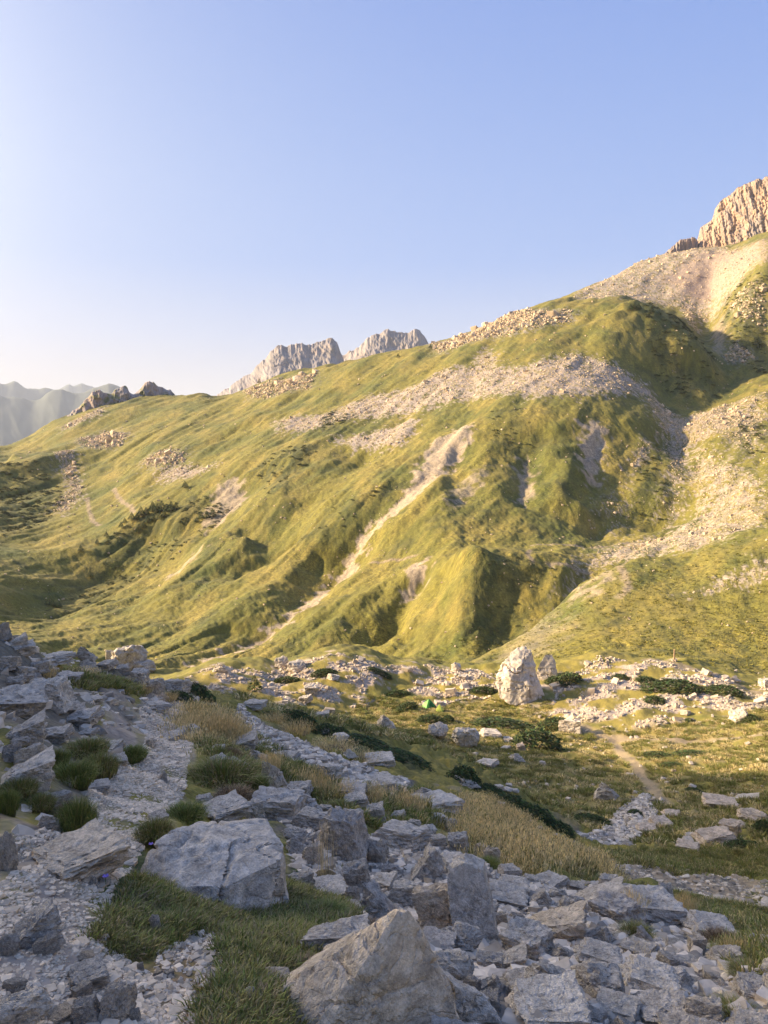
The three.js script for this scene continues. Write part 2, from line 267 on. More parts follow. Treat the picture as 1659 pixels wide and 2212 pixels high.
// the land's surfaces: [what, pixels, edge m, how much, rMin]
const SURF = [
  ['scree', [[600, 905], [700, 890], [800, 855], [900, 830], [960, 800], [1040, 788], [1130, 795], [1240, 765], [1330, 790], [1390, 825], [1420, 862], [1350, 852], [1250, 855], [1150, 855], [1080, 850], [1000, 862], [930, 882], [850, 895], [760, 907], [680, 927], [600, 932]], 5, 1],
  ['scree', [[715, 942], [800, 930], [895, 897], [905, 920], [870, 960], [800, 962], [740, 957]], 3, 1],
  ['scree', [[1010, 800], [1035, 762], [1050, 748], [1078, 770], [1062, 800]], 4, .9],
  ['rock', [[925, 753, 150, 1.03], [1000, 725, 150, 1.03], [1060, 705, 150, 1.03], [1130, 672, 150, 1.03], [1180, 668], [1240, 665], [1235, 690], [1130, 715], [1050, 735], [950, 762]], 5, .95],
  ['scree', [[1235, 646, 150, 1.03], [1245, 640, 150, 1.05], [1330, 596, 150, 1.05], [1400, 565, 150, 1.05], [1445, 553, 150, 1.05], [1510, 540, 150, 1.05], [1560, 536, 150, 1.04], [1655, 525], [1655, 560], [1590, 625], [1540, 690], [1480, 665], [1400, 655], [1330, 642]], 8, .85],
  ['talus', [[1430, 605], [1510, 548], [1560, 540], [1655, 515], [1655, 566], [1560, 622], [1480, 640]], 8, 1],
  ['scree', [[1400, 838], [1440, 880], [1480, 900], [1540, 870], [1610, 880], [1655, 885], [1655, 905], [1560, 932], [1490, 960], [1472, 1010], [1465, 1080], [1438, 1130], [1430, 1090], [1445, 1000], [1430, 930], [1400, 880]], 4, .8],
  ['scree', [[1480, 955], [1560, 980], [1655, 1040], [1655, 1125], [1560, 1175], [1450, 1197], [1330, 1212], [1262, 1232], [1228, 1290], [1212, 1300], [1238, 1232], [1300, 1180], [1400, 1150], [1480, 1120], [1500, 1060], [1482, 1010]], 5, .75],
  ['scree', [[112, 990], [160, 985], [180, 1050], [145, 1095], [110, 1085], [150, 1040]], 5, .8],
  ['scree', [[335, 1012], [400, 988], [470, 995], [440, 1016], [350, 1026]], 4, .95],
  ['rock', [[160, 952], [230, 927], [285, 937], [260, 965], [190, 975]], 6, .7],
  ['rock', [[300, 992], [360, 967], [410, 972], [380, 1000], [320, 1010]], 5, .7],
  ['scree', [[125, 922], [200, 884], [232, 872], [220, 900], [150, 930]], 6, .75],
  ['scree', [[1480, 1282], [1560, 1247], [1655, 1202], [1655, 1250], [1560, 1272]], 3, .9],
  ['rock', [[1570, 660], [1655, 600], [1655, 720], [1590, 700]], 8, .6],
  ['rock', [[1560, 770], [1580, 725], [1610, 745], [1640, 770], [1600, 785]], 4, .9],
  ['scree', [[1355, 987], [1400, 940], [1415, 962], [1375, 1006]], 3, 1],
  ['scree', [[1290, 1080], [1340, 1000], [1380, 1060], [1330, 1150]], 5, .35],
  ['scree', [[1470, 655], [1495, 670], [1515, 715], [1500, 705], [1480, 680]], 3, 1],
  ['scree', [[1540, 870], [1659, 840], [1655, 1000], [1560, 960]], 6, .6],
  ['rock', [[520, 845], [600, 815], [690, 800], [680, 835], [600, 855], [540, 862]], 5, .5],
  ['dirt', [[880, 1052], [930, 968], [1010, 920], [1016, 950], [940, 1032], [885, 1082]], 2, 1],
  ['dirt', [[1255, 910], [1275, 903], [1308, 908], [1300, 960], [1285, 1028], [1262, 1020], [1258, 960]], 2, 1],
  ['dirt', [[435, 1108], [480, 1032], [515, 1020], [525, 1046], [470, 1102]], 3, .95],
  ['dirt', [[880, 1262], [882, 1225], [918, 1212], [918, 1232]], 1.5, 1],
  ['dirt', [[980, 1105], [985, 1050], [1048, 1008], [1040, 1030], [1000, 1070]], 4, .75],
  ['dirt', [[1115, 1010], [1140, 960], [1150, 1060], [1130, 1075]], 3, .8],
  ['dirt', [[365, 1228], [410, 1195], [440, 1185], [430, 1200], [380, 1230]], 3, .7],
  ['dirt', [[1090, 1420], [1140, 1360], [1210, 1360], [1160, 1420]], 6, .35],
  ['dirt', [[1255, 1290], [1290, 1255], [1320, 1245], [1290, 1290]], 3, .7],
  ['dirt', [[1540, 700], [1558, 690], [1562, 730], [1550, 760]], 4, .8],
  ['scrub_shade', [[690, 905], [720, 880], [760, 905], [720, 930], [690, 935]], 4, .9], ['scrub_shade', [[240, 1150], [330, 1095], [440, 1060], [520, 1055], [440, 1120], [350, 1190], [250, 1240], [160, 1290], [60, 1330], [100, 1260]], 6, .5], ['scrub_shade', [[0, 1015], [90, 1010], [150, 1050], [100, 1110], [0, 1160]], 8, .4],  // dark scrub; on the left knoll and hump front partly painted shade
  ['scrub_shade', [[550, 1000], [620, 965], [690, 965], [640, 1020], [580, 1060]], 5, .75], ['scrub_shade', [[1010, 1230], [1100, 1205], [1190, 1215], [1220, 1290], [1130, 1350], [1050, 1415], [1000, 1415], [1000, 1330]], 4, .5], ['scrub_shade', [[1390, 690], [1460, 680], [1550, 790], [1560, 850], [1440, 850], [1400, 780]], 9, .4], ['scrub_shade', [[1050, 880], [1130, 875], [1160, 960], [1100, 1000], [1060, 960]], 6, .4], ['scrub_shade', [[1380, 960], [1440, 950], [1440, 1080], [1390, 1130], [1370, 1040]], 5, .4], ['scrub_shade', [[640, 1160], [720, 1090], [830, 1050], [760, 1130], [700, 1180]], 5, .5], ['scrub_shade', [[1570, 640], [1655, 590], [1655, 800], [1590, 760], [1560, 700]], 8, .6], ['scrub_shade', [[1560, 900], [1655, 890], [1655, 990], [1600, 980]], 5, .6],
  ['moraine', [[390, 1464], [480, 1442], [560, 1439], [660, 1432], [740, 1406], [830, 1424], [1000, 1444], [1005, 1470], [930, 1500], [800, 1480], [760, 1530], [700, 1540], [560, 1515], [450, 1495]], 2, 1],
  ['moraine', [[1205, 1475], [1290, 1421], [1450, 1427], [1560, 1460], [1659, 1482], [1659, 1522], [1560, 1548], [1400, 1572], [1250, 1577], [1185, 1550], [1190, 1510]], 2.5, 1],
  ['moraine', [[1000, 1446], [1060, 1446], [1080, 1500], [1000, 1510], [900, 1530], [930, 1495]], 2.5, .6],
  ['stone', [[1235, 1838], [1300, 1790], [1340, 1745], [1400, 1722], [1420, 1760], [1385, 1800], [1355, 1828], [1385, 1846], [1300, 1846]], 1, 1, 40, 'gravel_patch'],
  ['trod', [[1040, 1738], [1075, 1742], [1180, 1798], [1300, 1848], [1400, 1868], [1659, 1915], [1659, 1975], [1480, 1925], [1330, 1888], [1240, 1858], [1130, 1805]], .5, .9],
  ['stone', [[515, 1532], [600, 1588], [700, 1635], [850, 1682], [900, 1712], [850, 1722], [760, 1695], [640, 1665], [555, 1625], [500, 1572]], .5, 1, 1, 'gravel_strip'],
  ['path', [[330, 1505], [430, 1512], [400, 1560], [425, 1600], [405, 1650], [400, 1700], [330, 1780], [300, 1850], [255, 1915], [205, 2010], [340, 2090], [490, 2205], [560, 2650], [-250, 2650], [-200, 1930], [0, 1905], [120, 1865], [210, 1800], [185, 1705], [262, 1640], [322, 1600], [300, 1540]], .12, 1],
  ['soil', [[340, 2050], [440, 1985], [490, 2010], [480, 2100], [440, 2205], [330, 2130]], .1, .9],
  ['soil', [[20, 1830], [150, 1790], [200, 1830], [130, 1862], [40, 1870]], .1, .9],
  ['stone', [[640, 1690], [700, 1800], [800, 1790], [1000, 1830], [1060, 1900], [1250, 1915], [1400, 1940], [1500, 2000], [1640, 2100], [1900, 2150], [2150, 2250], [2150, 2650], [1000, 2650], [900, 2260], [800, 2000], [640, 1930], [620, 1800], [570, 1710]], .3, 1, 1, 'scree_rubble'],
  ['stone', [[0, 1385], [120, 1425], [330, 1462], [420, 1510], [330, 1545], [280, 1600], [240, 1680], [120, 1780], [0, 1830], [-200, 1860], [-300, 1400]], .4, .85, 1, 'bank_rubble'],
  ['meadow', [[700, 1545, 40], [1000, 1530, 40], [1200, 1560, 40], [1659, 1565, 40], [1659, 1835, 40], [1400, 1835, 42], [1250, 1780, 52], [1050, 1700, 50], [900, 1640, 50]], 4, 1],
  ['straw', [[985, 1750], [1060, 1730], [1250, 1850], [1330, 1890], [1250, 1895], [1060, 1870], [1010, 1810]], .4, 1],
  ['straw', [[1140, 1580], [1659, 1575], [1659, 1660], [1400, 1670]], 4, .7],
  ['straw', [[380, 1560], [430, 1535], [490, 1550], [520, 1600], [430, 1620], [400, 1600]], .4, 1],
  ['juniper', [[580, 1545], [720, 1580], [900, 1635], [960, 1655], [900, 1665], [740, 1610], [620, 1570]], 1.5, .8],
  ['green', [[200, 2010], [330, 1890], [420, 1830], [500, 1900], [700, 1900], [770, 1980], [690, 2090], [640, 2150], [600, 2240], [560, 2400], [480, 2400], [440, 2205], [500, 2100], [460, 2000], [340, 2040], [250, 2050]], .06, 1],
].map(([k, p, e, a, m, id]) => ({ k, A: area(p, m ?? (p[0][1] < 1440 ? 150 : 1)), e, a, id }));
const PATHS = SURF.filter(s => s.k === 'path' || s.k === 'trod');

// heights: gullies, spurs, folds and roughness
const FALL = [-.55, .83];                 // the far hillside falls to the left and towards us
function relief(x, z, r) {
  let dh = 0;
  const far = sst(150, 240, r);
  if (far > 0) {
    const wx = x + 9 * fbm(x / 45, z / 45, 3), wz = z + 9 * fbm(x / 45 + 50, z / 45, 3);
    for (const g of GULLIES) { const q = along(g.A, wx, wz, g.w * 2.4); if (q && q[0] < g.w * 2.4) { const e = sst(0, .18, q[1]) * (1 - .75 * sst(.8, 1, q[1])); dh -= 1.2 * g.d * e * Math.exp(-((q[0] / g.w) ** 2) * 1.3); } }
    for (const g of SPURS) { const q = along(g.A, wx, wz, g.w * 2.4); if (q && q[0] < g.w * 2.4) { const e = sst(0, .2, q[1]) * (1 - sst(.75, 1, q[1])); dh += 1.25 * g.d * e * Math.exp(-((q[0] / g.w) ** 2) * 1.3); } }
    const u = x * FALL[1] - z * FALL[0], v = x * FALL[0] + z * FALL[1];      // across and down the fall line
    dh += far * (3.5 * fbm(u / 60, v / 150, 3) + 1.15 * fbm(u / 17 + 40, v / 60, 3) + .55 * fbm(x / 9, z / 9, 3) + .4 * fbm(x / 3, z / 3, 3) * sst(900, 500, r) - .9 * sst(.22, 0, Math.abs(N2(u / 26 + 3, v / 170))) * sst(60, -40, x) * sst(-.2, .3, N2(u / 70, v / 120 + 8)));
  }
  const mid = sst(45, 70, r) * (1 - far);
  if (mid > 0) dh += mid * (.9 * fbm(x / 16, z / 16, 3) + .35 * fbm(x / 4, z / 4, 3));
  const near = 1 - sst(45, 70, r);
  if (near > 0) dh += near * sst(1.2, 3, r) * ((.10 + .012 * r) * fbm(x / 1.9, z / 1.9, 4) + .02 * fbm(x / .3, z / .3, 2));
  return dh;
}
const COL = {
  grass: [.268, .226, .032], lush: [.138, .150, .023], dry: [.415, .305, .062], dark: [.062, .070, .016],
  scree: [.57, .45, .345], rock: [.40, .34, .27], talus: [.50, .36, .255], dirt: [.58, .44, .28], clay: [.36, .29, .21],
  stone: [.20, .175, .145], path: [.50, .39, .285], soil: [.24, .15, .09], trail: [.40, .30, .18], straw: [.34, .27, .12], green: [.075, .095, .022], trod: [.42, .32, .22],
};
const POS = new Float32Array(NA * NR * 3), CL = new Float32Array(NA * NR * 3), UV = new Float32Array(NA * NR * 2), KIND = new Uint8Array(NA * NR);
for (let i = 0; i < NA; i++) {
  const a = AZ[i] * DEG, sa = Math.sin(a), ca = Math.cos(a);
  for (let j = 0; j < NR; j++) {
    const r = RR[j], x = r * sa, z = -r * ca, k = i * NR + j;
    HG[k] = HB[k] + (i === 0 || i === NA - 1 ? relief(0, r, r) : relief(x, z, r));
    POS[k * 3] = x; POS[k * 3 + 1] = HG[k]; POS[k * 3 + 2] = z;
    const us = r < 146 ? 6 : 38; UV[k * 2] = x / us; UV[k * 2 + 1] = z / us;
  }
}
const mix3 = (c, d, t) => { c[0] += (d[0] - c[0]) * t; c[1] += (d[1] - c[1]) * t; c[2] += (d[2] - c[2]) * t; };
// what grows or lies at a place
function surface(x, z, r) {
  const c = [...COL.grass], far = r > 150, sc = far ? 1 : clamp(r / 60, .03, 1);
  const u = x * FALL[1] - z * FALL[0], v = x * FALL[0] + z * FALL[1];
  const n1 = fbm(x / 70, z / 70, 3), n2 = fbm(u / 7, v / 26, 3), n3 = fbm(x / (3 * sc + .2), z / (3 * sc + .2), 3), n4 = N2(x / (1.1 * sc + .05), z / (1.1 * sc + .05));
  mix3(c, COL.lush, clamp(.28 + 1.1 * n1 + .45 * n2)); mix3(c, COL.dry, clamp(.12 + .9 * fbm(x / 38 + 90, z / 60, 3) - .3 * n2));
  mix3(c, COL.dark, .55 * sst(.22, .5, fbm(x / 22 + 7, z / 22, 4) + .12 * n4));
  const m = 1 + .16 * n3 + .10 * n4; c[0] *= m; c[1] *= m; c[2] *= m;
  let kind = 0;
  const jig = far ? 1 : sc;
  const px = x + jig * 8 * fbm(x / (9 * jig), z / (9 * jig), 4), pz = z + jig * 8 * fbm(x / (9 * jig) + 31, z / (9 * jig), 4);
  const speck = N2(x / (1.4 * jig), z / (1.4 * jig)) * .5 + N2(x / (.6 * jig), z / (.6 * jig)) * .5;
  for (const s of SURF) {
    const d = inside(s.A, px, pz, s.e * 2); if (d < -s.e * 2) continue;
    const w = s.a * sst(-s.e, s.e * 1.4, d + s.e * 2.2 * n3);
    if (w <= 0 && s.k !== 'dirt') continue;
    if (s.k === 'scree') { mix3(c, COL.scree, sst(.66 - .5 * w, .86 - .28 * w, .5 + .40 * speck + .30 * fbm(x / 11, z / 11, 3)) * (.6 + .4 * w)); }
    else if (s.k === 'rock') mix3(c, COL.rock, w * sst(-.3, .2, speck + n3 * .6));
    else if (s.k === 'moraine') { const g = fbm(x / 9 + 3, z / 6, 3); mix3(c, COL.dry, .5 * w); mix3(c, COL.scree, w * sst(-.12, .10, g + .25 * speck)); }
    else if (s.k === 'dirt') { const e = s.a * sst(-s.e, s.e * .6, d); mix3(c, COL.dirt, e); mix3(c, COL.clay, .7 * e * sst(0, .4, n2 + .4 * speck)); }
    else if (s.k === 'meadow') { mix3(c, COL.dry, w * clamp(.45 + .6 * n3)); mix3(c, COL.straw, .5 * w * sst(-.1, .4, n3)); }
    else if (s.k === 'straw') mix3(c, COL.straw, w * clamp(.6 + .5 * n3));
    else if (s.k === 'scrub_shade') mix3(c, COL.dark, w * sst(-.35, .25, n2 + .5 * n3 + .25 * speck));
    else if (s.k === 'juniper') mix3(c, COL.dark, w);
    else if (s.k === 'stone') { mix3(c, COL.stone, w); mix3(c, COL.soil, .3 * w * sst(0, .5, n3)); }
    else mix3(c, COL[s.k], w);
    if ((s.k === 'path' || s.k === 'trod') && d > 0) kind = 1;
  }
  if (r > 45) for (const t of TRAILS) { const q = along(t.A, x, z, 4); if (q && q[0] < t.w * 2) mix3(c, COL.trail, .9 * sst(t.w * 1.7, t.w * .6, q[0] + t.w * .5 * n4)); }
  if (far) { const q = along(GULLIES[0].A, px, pz, 12); if (q) mix3(c, COL.dirt, .95 * sst(5.2 - 2 * q[1], 3.6 - 1.6 * q[1], q[0] + .6 * n4)); }
  return [c, kind];
}
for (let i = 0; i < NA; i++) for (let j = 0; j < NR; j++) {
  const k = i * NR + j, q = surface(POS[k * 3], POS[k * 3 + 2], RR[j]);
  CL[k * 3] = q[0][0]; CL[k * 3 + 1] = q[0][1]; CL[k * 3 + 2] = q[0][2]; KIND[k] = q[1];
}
function greyTexture(size, f, srgb = false) {
  const d = new Uint8Array(size * size * 4);
  for (let j = 0; j < size; j++) for (let i = 0; i < size; i++) { const v = clamp(f(i / size, j / size)) * 255, o = (j * size + i) * 4; d[o] = d[o + 1] = d[o + 2] = v; d[o + 3] = 255; }
  const t = new THREE.DataTexture(d, size, size, THREE.RGBAFormat); t.wrapS = t.wrapT = THREE.RepeatWrapping; t.magFilter = THREE.LinearFilter; t.minFilter = THREE.LinearMipmapLinearFilter; t.generateMipmaps = true;
  if (srgb) t.colorSpace = THREE.SRGBColorSpace; t.needsUpdate = true; return t;
}
// noise that repeats without a seam (a torus in 4 directions, folded into 3)
function tile(u, v, f, seed) {
  const w = (a, b) => N3(a * f, b * f, seed);
  const s = (u0, v0) => w(u0, v0);
  return s(u, v) * (1 - u) * (1 - v) + s(u - 1, v) * u * (1 - v) + s(u, v - 1) * (1 - u) * v + s(u - 1, v - 1) * u * v;
}
const soilTex = greyTexture(512, (u, v) => .90 + .10 * tile(u, v, 24, 1) + .09 * tile(u, v, 60, 2) + .08 * tile(u, v, 130, 3), true);
const soilBump = greyTexture(512, (u, v) => .5 + .2 * tile(u, v, 30, 4) + .15 * tile(u, v, 70, 5) + .15 * tile(u, v, 150, 6));
const groundMat = new THREE.MeshStandardMaterial({ vertexColors: true, map: soilTex, bumpMap: soilBump, bumpScale: .07, roughness: .96, metalness: 0 });
// turf seen from afar: clumps, tracks of sheep and bare flecks
const turfTex = greyTexture(1024, (u, v) => .84 + .09 * tile(u, v, 14, 11) + .10 * tile(u, v, 34, 12) + .12 * tile(u, v, 80, 13) + .06 * tile(u, v * 3, 24, 14), true);
const turfBump = greyTexture(1024, (u, v) => .5 + .22 * tile(u, v, 20, 15) + .2 * tile(u, v, 52, 16) + .14 * tile(u, v, 110, 17));
const hillMat = new THREE.MeshStandardMaterial({ vertexColors: true, map: turfTex, bumpMap: turfBump, bumpScale: .3, roughness: .96, metalness: 0 });
{
  const jFar = rIndex(146)[0], sets = { ground: [], footpath: [], hillside: [] };
  for (let i = 0; i < NA - 1; i++) for (let j = 0; j < NR - 1; j++) {
    const a = i * NR + j, b = a + NR, c = b + 1, d = a + 1;
    const s = j >= jFar ? sets.hillside : KIND[a] + KIND[b] + KIND[c] + KIND[d] > 2 ? sets.footpath : sets.ground;
    s.push(a, d, b, b, d, c);
  }
  // shared normals over the whole sheet, then one mesh for each kind of ground
  const whole = new THREE.BufferGeometry();
  whole.setAttribute('position', new THREE.BufferAttribute(POS, 3)); whole.setIndex([...sets.ground.slice(0, 0)]);
  const all = new Uint32Array(sets.ground.length + sets.footpath.length + sets.hillside.length);
  all.set(sets.ground, 0); all.set(sets.footpath, sets.ground.length); all.set(sets.hillside, sets.ground.length + sets.footpath.length);
  whole.setIndex(new THREE.BufferAttribute(all, 1)); whole.computeVertexNormals();
  const NOR = whole.attributes.normal.array;
  for (const [n, idx] of Object.entries(sets)) {
    const map = new Int32Array(NA * NR).fill(-1), list = []; const ix = new Uint32Array(idx.length);
    for (let t = 0; t < idx.length; t++) { let q = map[idx[t]]; if (q < 0) { q = map[idx[t]] = list.length; list.push(idx[t]); } ix[t] = q; }
    const g = new THREE.BufferGeometry(), P = new Float32Array(list.length * 3), C = new Float32Array(list.length * 3), Nn = new Float32Array(list.length * 3), U = new Float32Array(list.length * 2);
    list.forEach((s, q) => { for (let c = 0; c < 3; c++) { P[q * 3 + c] = POS[s * 3 + c]; C[q * 3 + c] = CL[s * 3 + c]; Nn[q * 3 + c] = NOR[s * 3 + c]; } const us = n === 'hillside' ? 38 : 6; U[q * 2] = POS[s * 3] / us; U[q * 2 + 1] = POS[s * 3 + 2] / us; });
    g.setAttribute('position', new THREE.BufferAttribute(P, 3)); g.setAttribute('normal', new THREE.BufferAttribute(Nn, 3)); g.setAttribute('color', new THREE.BufferAttribute(C, 3)); g.setAttribute('uv', new THREE.BufferAttribute(U, 2)); g.setIndex(new THREE.BufferAttribute(ix, 1));
    add(new THREE.Mesh(g, n === 'hillside' ? hillMat : groundMat), n, 'structure');
  }
}
console.log('ground done', Date.now());

// ---------------------------------------------------------------- mountains behind
// a rock wall that rises from a foot line to a crest line, both [pixel x, pixel y], at a distance; it leans back and is fluted
function massif(name, crest, footY, r0, lean, opt) {
  const cx = crest.map(p => p[0]), top = pchip(cx, crest.map(p => p[1])), depth = crest[0].length > 2 ? pchip(cx, crest.map(p => p[2])) : () => r0;
  const n = opt.n ?? 220, m = opt.m ?? 60, P = [], C = [], U = [], ix = [];
  const x0 = cx[0], x1 = cx[cx.length - 1], back = 8;
  for (let i = 0; i <= n; i++) {
    const px = lerp(x0, x1, i / n);
    const qt = ray(px, top(px)), R1 = depth(px), yt = EYE + qt.t * R1;
    const qf = ray(px, footY(px)), R0 = R1 - lean, yb = EYE + qf.t * R0;
    for (let j = 0; j <= m + back; j++) {
      const t = j <= m ? j / m : 1, s = px * R1 / PF;          // metres along the wall
      let y = lerp(yb, yt, t), R = R0 + (R1 - R0) * (t ** (opt.curve ?? 1.4));
      const crag = j > m ? 0 : opt.flute(s, y, t), jag = opt.jag * fbm(s / opt.jagL, 3, 4) * sst(.75, 1, t);
      R += crag; y += jag;
      if (j > m) { R += (j - m) / back * lean * 1.5; y -= ((j - m) / back) ** 1.2 * (yt - yb) * .7; }
      P.push(R * Math.sin(qt.az), y, -R * Math.cos(qt.az)); U.push(s / 30, y / 30);
      const c = opt.colour(s, y, t, crag); C.push(...c);
    }
  }
  const w = m + back + 1;
  for (let i = 0; i < n; i++) for (let j = 0; j < w - 1; j++) { const a = i * w + j, b = a + w; ix.push(a, b, a + 1, b, b + 1, a + 1); }
  const g = new THREE.BufferGeometry();
  g.setAttribute('position', new THREE.Float32BufferAttribute(P, 3)); g.setAttribute('color', new THREE.Float32BufferAttribute(C, 3)); g.setAttribute('uv', new THREE.Float32BufferAttribute(U, 2)); g.setIndex(ix); g.computeVertexNormals();
  return add(new THREE.Mesh(g, new THREE.MeshStandardMaterial({ vertexColors: true, roughness: .95, metalness: 0 })), name, 'structure');
}
const ridged = (x, y, o = 4) => { let s = 0, a = .5, f = 1; for (let i = 0; i < o; i++) { s += a * (1 - 2 * Math.abs(N2(x * f + i * 5, y * f))); f *= 2.1; a *= .5; } return s; };
const greyRock = (s, y, warm) => { const n = fbm(s / 60, y / 90, 4), m = N2(s / 9, y / 25); const c = [.25, .215, .19]; mix3(c, [.37, .245, .16], clamp(warm + .7 * n)); const k = 1 + .18 * m; return c.map(v => v * k); };
// the cliff at the top right and the small crag at its foot
massif('cliff', [[1504, 524, 1062], [1508, 512, 1062], [1514, 492, 1061], [1528, 480, 1059], [1538, 474, 1058], [1545, 450, 1057], [1560, 432, 1055], [1575, 421, 1053], [1590, 408, 1051], [1625, 392, 1046], [1659, 382, 1042], [1720, 366, 1034], [1800, 380, 1020]], px => lerp(548, 525, (px - 1504) / 150), 1060, 30,
  { n: 320, m: 110, jag: 2.2, jagL: 9, curve: 1.1, flute: (s, y, t) => -4.8 * ridged((s + y * .2 + 8 * fbm(s / 25, y / 25, 3)) / 30, y / 130, 5) * sst(0, .06, t) * sst(1, .9, t) - 3.5 * fbm((s + y * .2) / 9, y / 60, 4) - 1.5 * fbm(s / 6, y / 5, 3), colour: (s, y, t, k) => { const c = greyRock(s, y, .45); mix3(c, [.45, .29, .18], .8 * sst(-.1, .4, fbm(s / 14 + 8, y / 60, 3))); return c; } });
massif('crag', [[1430, 556, 1018], [1445, 538, 1022], [1458, 527, 1026], [1472, 516, 1030], [1486, 516, 1034], [1498, 512, 1040], [1508, 520, 1046]], px => 556 - (px - 1430) * .15, 1020, 10,
  { n: 90, m: 30, jag: 2, jagL: 6, flute: (s, y, t) => -4 * ridged(s / 14, y / 40, 3) * sst(1, .8, t), colour: (s, y) => greyRock(s, y, .6) });
// crags on the left skyline
massif('crag', [[135, 908], [150, 893], [165, 884], [180, 868], [196, 850], [210, 842], [225, 846], [240, 850], [252, 840], [262, 836], [272, 833], [280, 846], [290, 852], [305, 836], [318, 825], [330, 824], [340, 834], [352, 838], [366, 842], [378, 852]], px => 912 - (px - 135) * .16, 866, 10,
  { n: 200, m: 30, jag: 2.5, jagL: 10, flute: (s, y, t) => -5 * ridged(s / 16, y / 30, 4) * sst(1, .8, t), colour: (s, y, t) => { const c = greyRock(s, y, .1).map(v => v * 1.35); mix3(c, COL.lush, .75 * sst(.05, .4, fbm(s / 20, y / 12, 3) + .05)); return c; } });
// the two pale peaks beyond the ridge
massif('peak', [[440, 880], [465, 858], [500, 832], [540, 806], [570, 776], [590, 753], [605, 746], [640, 744], [655, 740], [668, 745], [680, 740], [700, 734], [716, 728], [726, 735], [733, 752], [740, 772], [746, 790], [760, 830]], () => 900, 2300, 240,
  { n: 420, m: 140, jag: 10, jagL: 40, curve: .8, flute: (s, y, t) => -12 * ridged((s + y * .5 + 60 * fbm(s / 200, y / 200, 2)) / 150, y / 300, 5) * sst(1, .85, t) - 5 * fbm(s / 24, y / 40, 4), colour: (s, y, t) => { const c = greyRock(s / 3, y / 3, -.3).map(v => v * 1.25); mix3(c, [.46, .33, .24], .4 * sst(.1, .5, fbm(s / 90, y / 60, 3) + .05)); return c; } });
massif('peak', [[700, 800], [738, 768], [748, 762], [756, 757], [764, 768], [780, 790]], () => 900, 2700, 160, { n: 60, m: 30, jag: 8, jagL: 40, flute: (s, y, t) => -25 * ridged(s / 90, y / 300, 3) * sst(1, .8, t), colour: (s, y) => greyRock(s / 3, y / 3, .1) });
massif('peak', [[735, 790], [752, 768], [775, 748], [800, 728], [820, 718], [838, 711], [856, 716], [880, 717], [900, 712], [915, 722], [928, 745], [940, 780]], () => 890, 2450, 240,
  { n: 360, m: 130, jag: 9, jagL: 40, curve: .8, flute: (s, y, t) => -13 * ridged((s + y * .4 + 60 * fbm(s / 200, y / 200, 2)) / 170, y / 300, 5) * sst(1, .85, t) - 5 * fbm(s / 24, y / 40, 4), colour: (s, y, t) => { const c = greyRock(s / 3, y / 3, -.3).map(v => v * 1.25); mix3(c, [.48, .36, .26], .4 * sst(0, .5, fbm(s / 110 + 4, y / 80, 3))); return c; } });
// far ranges in the haze
const farCol = (s, y) => { const n = fbm(s / 300, y / 200, 3); return [.075 + .03 * n, .085 + .03 * n, .06 + .02 * n]; };
massif('mountain_range', [[-420, 870], [-200, 850], [0, 854], [40, 858], [75, 863], [100, 852], [125, 842], [150, 848], [165, 847], [190, 841], [210, 837], [245, 831], [262, 836], [290, 850], [340, 870], [420, 900], [520, 930]], () => 1005, 10500, 1500, { n: 220, m: 40, jag: 50, jagL: 480, flute: (s, y, t) => -40 * ridged(s / 520, y / 1200, 3) * sst(1, .9, t), colour: farCol });
massif('mountain_range', [[-420, 840], [-150, 830], [0, 828], [22, 824], [32, 823], [55, 836], [85, 838], [120, 843], [160, 860], [300, 900]], () => 1000, 14000, 1500, { n: 160, m: 30, jag: 60, jagL: 600, flute: (s, y, t) => -40 * ridged(s / 700, y / 1200, 3) * sst(1, .9, t), colour: farCol });
massif('mountain_range', [[60, 880], [110, 846], [128, 838], [148, 829], [158, 834], [178, 830], [198, 834], [225, 838], [260, 850], [320, 890], [420, 930]], () => 1000, 17500, 1500, { n: 160, m: 30, jag: 60, jagL: 600, flute: (s, y, t) => -40 * ridged(s / 700, y / 1200, 3) * sst(1, .9, t), colour: farCol });

// ---------------------------------------------------------------- limestone
const grainTex = greyTexture(512, (u, v) => .86 + .12 * tile(u, v, 6, 21) + .10 * tile(u, v, 18, 22) + .10 * tile(u, v, 50, 23) + .08 * tile(u, v, 120, 24), true);
const grainBump = greyTexture(512, (u, v) => .5 + .22 * tile(u, v, 14, 25) + .16 * tile(u, v, 40, 26) + .14 * tile(u, v, 110, 27) - .35 * Math.exp(-Math.abs(tile(u, v, 5, 28)) * 40));
const rockMat = new THREE.MeshStandardMaterial({ vertexColors: true, map: grainTex, bumpMap: grainBump, bumpScale: .012, roughness: .9, metalness: 0 });
const rockTint = {};                       // limestone in its natural tones, shared
function tinted(key) {
  const T = { mid: [.95, .95, .95], light: [1.10, 1.10, 1.09], dark: [.90, .91, .92], blue: [.93, .94, .96], tan: [1.04, .97, .86], warm: [1.06, .97, .88], pale: [1.16, 1.15, 1.13], slate: [.88, .88, .90] }[key];
  return rockTint[key] ??= Object.assign(rockMat.clone(), { color: lin(...T) });
}
